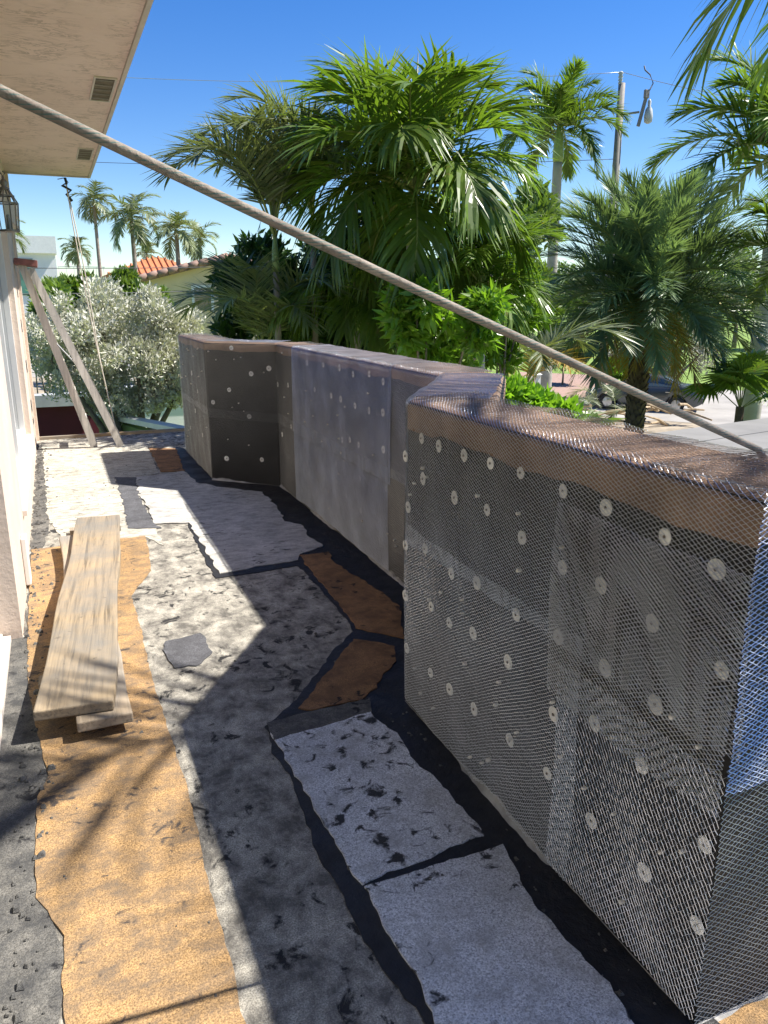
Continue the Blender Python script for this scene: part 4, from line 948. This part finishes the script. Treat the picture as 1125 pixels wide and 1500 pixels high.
# yellow house with tiled gable
yr = at(322, 378, 35); ye = at(205, 412, 35)
o = empty('yellow_house', (0, 0, 0)); tag(o, 'yellow house with brown tiled roof edge beyond the silver tree', 'house')
ridge = Vector((yr.x + .3, yr.y, yr.z)); ex = ye.x - .2; slope = (ridge.z - ye.z) / (ridge.x - ex); rx = 2 * ridge.x - ex
mb = MB(); yy = 34.4
mb.add([(ex + .5, yy, GZ), (rx - .5, yy, GZ), (rx - .5, yy, ye.z + .35 * slope), (ridge.x, yy, ridge.z - .15), (ex + .5, yy, ye.z + .35 * slope), (ex + .5, 44, GZ), (rx - .5, 44, GZ), (rx - .5, 44, ye.z + .35 * slope), (ridge.x, 44, ridge.z - .15), (ex + .5, 44, ye.z + .35 * slope)], [(0, 1, 2, 3, 4), (9, 8, 7, 6, 5), (0, 4, 9, 5), (1, 6, 7, 2), (4, 3, 8, 9), (3, 2, 7, 8)]); mb.build('wall', 'yellow', o)
for sgn, xe in ((-1, ex), (1, rx)):
    mb = MB(); mb.add([(xe, yy - .4, ye.z), (ridge.x, yy - .4, ridge.z), (ridge.x, 44.3, ridge.z), (xe, 44.3, ye.z), (xe, yy - .4, ye.z - .1), (ridge.x, yy - .4, ridge.z - .1), (ridge.x, 44.3, ridge.z - .1), (xe, 44.3, ye.z - .1)], [(0, 1, 2, 3), (7, 6, 5, 4), (0, 4, 5, 1), (1, 5, 6, 2), (2, 6, 7, 3), (3, 7, 4, 0)]); ro = mb.build('roof', 'rooftile', o)
    nt_ = 9
    for k in range(nt_):          # rake tiles along the gable edge, and rows of barrel tiles behind
        t0_, t1_ = k / nt_, (k + .96) / nt_; a_ = Vector((lerp(xe, ridge.x, t0_), yy - .38, lerp(ye.z, ridge.z, t0_) + .04)); b2 = Vector((lerp(xe, ridge.x, t1_), yy - .38, lerp(ye.z, ridge.z, t1_) + .10))
        mb = MB(); mb.tube([a_, b2], [.15, .13], 8); mb.build('ridge_tile', 'rooftile', ro, True)
    for r_ in range(14):
        yv = yy + .1 + r_ * .66; mb = MB(); mb.tube([(xe - .03, yv, ye.z + .02), (ridge.x, yv, ridge.z + .02)], .13, 7); mb.build('tile_row', 'rooftile', ro, True)
wx = at(299, 428, 34.3); mb = MB(); mb.box(wx.x - .32, wx.x + .38, yy - .06, yy - .01, wx.z - .75, wx.z + .18); wo = mb.build('window', 'glass', o)
mb = MB(); mb.box(wx.x - .42, wx.x - .321, yy - .09, yy - .005, wx.z - .8, wx.z + .28); mb.box(wx.x + .381, wx.x + .5, yy - .09, yy - .005, wx.z - .8, wx.z + .28); mb.box(wx.x - .32, wx.x + .38, yy - .09, yy - .005, wx.z + .181, wx.z + .28); mb.build('frame', 'whitepaint', wo)
# orange roof
c = at(236, 376, 55); o = empty('orange_roofed_house', (0, 0, 0)); tag(o, 'house with bright orange hipped tile roof behind the yellow house', 'house')
mb = MB(); mb.box(c.x - 3.2, c.x + 3.2, 54, 61, GZ, c.z - 1.21); mb.build('wall', 'whitewall', o)
mb = MB(); zb = c.z - 1.2; mb.add([(c.x - 3.6, 53.6, zb), (c.x + 3.6, 53.6, zb), (c.x + 3.6, 61.4, zb), (c.x - 3.6, 61.4, zb), (c.x - .4, 57.5, c.z + .1), (c.x + .4, 57.5, c.z + .1)], [(0, 1, 5, 4), (1, 2, 5), (2, 3, 4, 5), (3, 0, 4), (3, 2, 1, 0)]); ro = mb.build('roof', 'orangetile', o)
for k in range(18):
    t = (k + .5) / 18; xx = c.x - 3.6 + 7.2 * t; tt = min(1, min(t, 1 - t) / .45)
    mb = MB(); mb.tube([(xx, 53.6, zb + .03), (xx, lerp(53.6, 57.5, tt), lerp(zb, c.z + .1, tt) + .03)], .09, 6); mb.build('tile_row', 'orangetile', ro)

# grey flat roof beyond the parapet
o = empty('flat_roofed_garage', (0, 0, 0)); tag(o, 'grey flat membrane roof of the low garage beyond the near parapet', 'garage')
RZ = -0.6
fp = [onz(880, 645, RZ), onz(1125, 612, RZ)]; dirv = (fp[1] - fp[0]).normalized(); fa = fp[0] - dirv * 3.2; fb = fp[1] + dirv * 6; back = Vector((dirv.y, -dirv.x, 0)) * 7.5
ring = [fa, fb, fb + back, fa + back]
mb = MB(); mb.add([(p.x, p.y, RZ) for p in ring] + [(p.x, p.y, RZ - .22) for p in ring], [(0, 1, 2, 3), (7, 6, 5, 4)] + [(k, 4 + k, 4 + (k + 1) % 4, (k + 1) % 4) for k in range(4)])
me_o = mb.build('roof_slab', 'concrete', o); bm = bmesh.new(); bm.from_mesh(me_o.data); bmesh.ops.recalc_face_normals(bm, faces=list(bm.faces)); bm.to_mesh(me_o.data); bm.free()
mb = MB(); cen = sum(ring, Vector((0, 0, 0))) / 4
w4 = [cen + (p - cen) * .93 for p in ring]
mb.add([(p.x, p.y, RZ - .221) for p in w4] + [(p.x, p.y, GZ) for p in w4], [(k, 4 + k, 4 + (k + 1) % 4, (k + 1) % 4) for k in range(4)]); mb.build('wall', 'whitewall', o)
for k in range(1, 8):
    p = fa + back * (k / 8); q = fb + back * (k / 8)
    mb = MB(); mb.bar(p + Vector((0, 0, .006)), q + Vector((0, 0, .006)), .05, .012); mb.build('membrane_seam', 'coping' if False else 'concrete', o)

# ================================================================== STREET FURNITURE
pb = at(880, 575, 34); ptop = at(911, 122, 34)
UP = empty('utility_pole', (pb.x, pb.y, GZ)); tag(UP, 'tall grey wooden utility pole with fuse and lamp on the right', 'utility pole')
hh = ptop.z - GZ; lx = ptop.x - pb.x; ly = ptop.y - pb.y
mb = MB(); mb.tube([(0, 0, 0), (lx * .5, ly * .5, hh * .5), (lx, ly, hh)], [.19, .16, .13], 12); mb.build('pole', 'polewood', UP, True)
tp = Vector((lx, ly, hh))
mb = MB(); mb.lathe([(.05, -.05), (.09, .0), (.05, .06), (.10, .10), (.05, .16), (.10, .20), (.06, .28), (.11, .34), (.05, .40)], tp + Vector((-.08, 0, 0)), 10); mb.build('insulator', 'coping', UP, True)
mb = MB(); rr_ = _r
mb.bar(tp + Vector((0, 0, -1.1)), tp + Vector((0, 0, -1.0)) + rr_ * .75, .07, .07); mb.bar(tp + rr_ * .75 + Vector((0, 0, -1.5)), tp + rr_ * 1.0 + Vector((0, 0, -.35)), .09, .12); mb.build('arm', 'bronze', UP)
mb = MB(); mb.lathe([(.03, 0), (.07, -.08), (.06, -.25), (.13, -.36), (.17, -.6), (.15, -.8), (.05, -.86)], tp + rr_ * 1.12 + Vector((0, 0, -.55)), 12); mb.build('lamp_globe', 'coping', UP, True)
mb = MB(); q = tp + rr_ * 1.0; mb.tube([q + Vector((0, 0, -.4)), q + rr_ * .2 + Vector((0, 0, 0)), q + rr_ * .05 + Vector((0, 0, .3)), q - rr_ * .15 + Vector((0, 0, .45)), q - rr_ * .2 + Vector((0, 0, .6))], .025, 6); mb.build('jumper_wire', 'wire', UP, True)
mb = MB(); mb.box(-.1, .1, -.06, .06, -.2, .1); o = mb.build('fuse_box', 'bronze', UP, bevel=.02); o.location = tp + rr_ * .98 + Vector((0, 0, -.32))

def wire(p, q, sag, r_, mat, lb):
    pts = []
    for k in range(33):
        t = k / 32; v = p.lerp(q, t); v.z -= sag * 4 * t * (1 - t); pts.append(v)
    mb = MB(); mb.tube(pts, r_, 5); tag(mb.build('overhead_wire', mat, None, True), lb, 'wire', 'overhead wires')
top = Vector((pb.x + lx, pb.y + ly, ptop.z + .38))
wire(at(-60, 96, 45), top, .5, .012, 'wirelight', 'thin overhead wire crossing the open sky from soffit to pole top')
wire(top, at(1250, 168, 30), .15, .012, 'wirelight', 'thin overhead wire from the pole top to the right edge')
wire(at(20, 232, 46), at(900, 233, 34), .3, .012, 'wire', 'lower thin wire crossing the sky behind the palm cluster')
wire(at(-40, 392, 22), at(420, 388, 26), .05, .010, 'wire', 'upper dark cable in front of the yellow house roof')
wire(at(-40, 431, 20), at(420, 421, 24), .05, .013, 'wire', 'lower dark cable crossing just above the silver tree')

# picket fence
fa_ = at(725, 556, 29.5); fb_ = at(786, 560, 30.5)
PF = empty('picket_fence', (fa_.x, fa_.y, GZ)); tag(PF, 'white picket fence beside the brick driveway', 'fence')
dv = Vector((fb_.x - fa_.x, fb_.y - fa_.y, 0)); zt2 = fa_.z - GZ
npk = 9
for k in range(npk):
    p = dv * (k / npk); mb = MB(); mb.bar((p.x, p.y, zt2 - 1.0), (p.x, p.y, zt2 - .06), .09, .03, up=(dv.y, -dv.x, 0)); mb.build('picket', 'whitepaint', PF)
for zz in (zt2, zt2 - .8):
    mb = MB(); mb.bar((0, 0, zz), (dv.x, dv.y, zz), .08, .10); mb.build('rail', 'whitepaint', PF)
for p in (Vector((0, 0, 0)), dv):
    mb = MB(); mb.box(p.x - .11, p.x + .11, p.y - .11, p.y + .11, 0, zt2 + .12); mb.add([(p.x - .15, p.y - .15, zt2 + .121), (p.x + .15, p.y - .15, zt2 + .121), (p.x + .15, p.y + .15, zt2 + .121), (p.x - .15, p.y + .15, zt2 + .121), (p.x, p.y, zt2 + .24)], [(0, 1, 4), (1, 2, 4), (2, 3, 4), (3, 0, 4), (3, 2, 1, 0)]); mb.build('post', 'whitepaint', PF)

# parked car: sedan, nose to the left
def car():
    rw = onz(989, 605, GZ); head = Vector((-0.68, 0.73, 0)).normalized()
    lat = Vector((head.y, -head.x, 0))        # towards far side
    o = empty('parked_car'); tag(o, 'dark grey sedan parked behind the date palm trunk', 'car')
    # local x forward, y left; near side is the left side of the car
    near = 0.78
    o.location = Vector((rw.x, rw.y, GZ + .013)) + lat * near + head * 1.35; o.rotation_euler = (0, 0, math.atan2(head.y, head.x))
    L2 = 2.3
    st = np.linspace(-L2, L2, 47)
    belt = np.interp(st, [-2.3, -2.1, -1.6, -.9, .9, 1.4, 2.0, 2.3], [.82, 1.0, 1.03, .98, .93, .88, .76, .60])
    roof = np.interp(st, [-2.3, -1.75, -1.55, -.75, -.2, .3, 1.25, 1.4, 2.3], [0, 0, 1.03, 1.40, 1.46, 1.43, .92, 0, 0])
    wid = np.interp(st, [-2.3, -2.15, -1.7, 0, 1.5, 2.1, 2.3], [.66, .80, .88, .90, .88, .78, .58])
    bot = np.interp(st, [-2.3, -2.0, 1.9, 2.3], [.36, .22, .20, .32])
    def section(i):
        top = max(belt[i], roof[i]); cab = roof[i] > belt[i] + .005; w_ = wid[i]
        h = top - belt[i]
        pts = [(w_ * .90, bot[i]), (w_ * .98, bot[i] + .12), (w_, lerp(bot[i], belt[i], .55)), (w_ * .97, belt[i] - .05), (w_ * .93, belt[i])]
        if cab: pts += [(w_ * .93 - .20 * h / .5, belt[i] + h * .45), (w_ * .93 - .42 * h / .5 * .62, belt[i] + h * .88), (w_ * .55, top - .01), (0, top + .015)]
        else: pts += [(w_ * .86, belt[i] + .018), (w_ * .72, belt[i] + .03), (w_ * .45, belt[i] + .04), (0, belt[i] + .045)]
        return pts
    secs = [section(i) for i in range(len(st))]; m_ = len(secs[0]); V = []; Fc = []
    wheels = (-1.35, 1.35)
    for i, s in enumerate(secs):
        full = [(y, z) for y, z in s] + [(-y, z) for y, z in reversed(s[:-1])]
        for (y, z) in full:
            for wx_ in wheels:           # wheel arches
                dx = st[i] - wx_
                if abs(y) > .5 and abs(dx) < .38 and z < .34 + math.sqrt(max(0, .385 ** 2 - dx * dx)): z = .34 + math.sqrt(max(0, .385 ** 2 - dx * dx))
            V.append((st[i], y, z))
    k = 2 * m_ - 1
    for i in range(len(st) - 1):
        for q in range(k - 1): Fc.append((i * k + q, i * k + q + 1, (i + 1) * k + q + 1, (i + 1) * k + q))
    Fc += [tuple(range(k)), tuple((len(st) - 1) * k + q for q in reversed(range(k)))]
    me = mesh('body', V, Fc, True); bm = bmesh.new(); bm.from_mesh(me); bmesh.ops.recalc_face_normals(bm, faces=list(bm.faces)); bm.to_mesh(me); bm.free()
    body = link('body', me, 'carpaint', o)
    def surf(i, f):
        s = secs[i]; q = 4 + f * 2; a0 = int(q); fr = q - a0; a0 = min(a0, m_ - 2); return lerp(s[a0][0], s[a0 + 1][0], fr), lerp(s[a0][1], s[a0 + 1][1], fr)
    for sg in (1, -1):
        for (i0, i1) in ((11, 22), (23, 32)):
            vs = []; fs = []
            for n_, i in enumerate(range(i0, i1 + 1)):
                for f in (.12, .55, .92):
                    y, z = surf(i, f); vs.append((st[i], sg * (y + .012), z))
                if n_: b0 = (n_ - 1) * 3; fs += [(b0, b0 + 1, b0 + 4, b0 + 3), (b0 + 1, b0 + 2, b0 + 5, b0 + 4)]
            link('side_window', mesh('side_window', vs, fs), 'glass', o)
    # rear and front screens
    for nm, (ia, ib) in (('rear_window', (8, 15)), ('windscreen', (27, 35))):
        vs = []; fs = []
        for n_, i in enumerate(range(ia, ib + 1)):
            y = secs[i][7][0] + .08; z = secs[i][8][1] + .006
            for yy_ in (-y, -y / 2, 0, y / 2, y): vs.append((st[i], yy_, z - .02 * (yy_ / max(y, .01)) ** 2 + .012))
            if n_: b0 = (n_ - 1) * 5; fs += [(b0 + q, b0 + q + 1, b0 + q + 6, b0 + q + 5) for q in range(4)]
        link(nm, mesh(nm, vs, fs, True), 'glass', o)
    for wx_ in wheels:
        for sg in (1, -1):
            mb = MB(); prof = [(.20, -.10), (.30, -.105), (.325, -.07), (.325, .07), (.30, .105), (.20, .10)]
            n = 22; vs = []; fs = []
            for (r_, yy_) in prof:
                for q in range(n): vs.append((r_ * math.cos(2 * PI * q / n), yy_, r_ * math.sin(2 * PI * q / n)))
            for g in range(len(prof) - 1):
                for q in range(n): fs.append((g * n + q, g * n + (q + 1) % n, (g + 1) * n + (q + 1) % n, (g + 1) * n + q))
            t_ = link('tyre', mesh('tyre', vs, fs, True), 'tyre', o); t_.location = (wx_, sg * .79, .325)
            mb = MB(); yo = sg * .085
            vs = [(0, yo, 0)] + [(.205 * math.cos(2 * PI * q / 20), yo - sg * .03, .205 * math.sin(2 * PI * q / 20)) for q in range(20)]
            mb.add(vs, [(0, 1 + q, 1 + (q + 1) % 20) for q in range(20)])
            for q in range(5):
                a0 = 2 * PI * q / 5; mb.bar((0, yo + sg * .01, 0), (.2 * math.cos(a0), yo + sg * .004, .2 * math.sin(a0)), .05, .02, up=(0, 1, 0))
            mb.build('rim', 'rim', t_)
    for sg in (1, -1):
        mb = MB(); mb.box(-2.27, -2.08, sg * .70 - .1, sg * .70 + .1, .78, .95); mb.build('taillight', 'taillight', o, bevel=.02)
        mb = MB(); mb.box(2.0, 2.2, sg * .6 - .12, sg * .6 + .12, .60, .72); mb.build('headlight', 'rim', o, bevel=.02)
        mb = MB(); mb.box(.78, .95, sg * .98 - .06, sg * .98 + .06, .95, 1.07); mb.build('mirror', 'carpaint', o, bevel=.02)
        for xx in (-.1, -1.0):
            mb = MB(); mb.box(xx - .09, xx + .09, sg * .905 - .012, sg * .905 + .012, .80, .83); mb.build('door_handle', 'rim', o)
    mb = MB(); mb.box(-2.36, -2.2, -.72, .72, .38, .62); mb.build('rear_bumper', 'carpaint', o, bevel=.04)
    mb = MB(); mb.box(-2.372, -2.361, -.26, .26, .62, .74); mb.build('number_plate', 'whitepaint', o)
    return o
car()
# debris heap by the kerb
DB = onz(895, 622, GZ)
o = empty('debris_pile', DB); tag(o, 'heap of cut palm branches and debris in front of the car', 'debris pile')
rnd = random.Random(9)
for k in range(26):
    q = Vector((rnd.uniform(-2.6, 2.6), rnd.uniform(-1.6, 1.6), rnd.uniform(.05, .7))); d = Vector((rnd.uniform(-1, 1), rnd.uniform(-1, 1), rnd.uniform(-.25, .35))) * rnd.uniform(.4, 1.1)
    mb = MB(); mb.tube([q - d, q + Vector((0, 0, .08)), q + d], [.06, .05, .03], 6); mb.build('cut_branch', 'deadwood', o)
for k in range(9):
    f = link('dry_frond', (F_dy + F_ar)[k % 6], None, o); f.location = (rnd.uniform(-2, 2), rnd.uniform(-1.2, 1.2), rnd.uniform(.2, .6)); f.rotation_euler = (rnd.uniform(-.4, .4), rnd.uniform(.3, .9), rnd.uniform(0, 6)); f.scale = (.8, .8, .8)
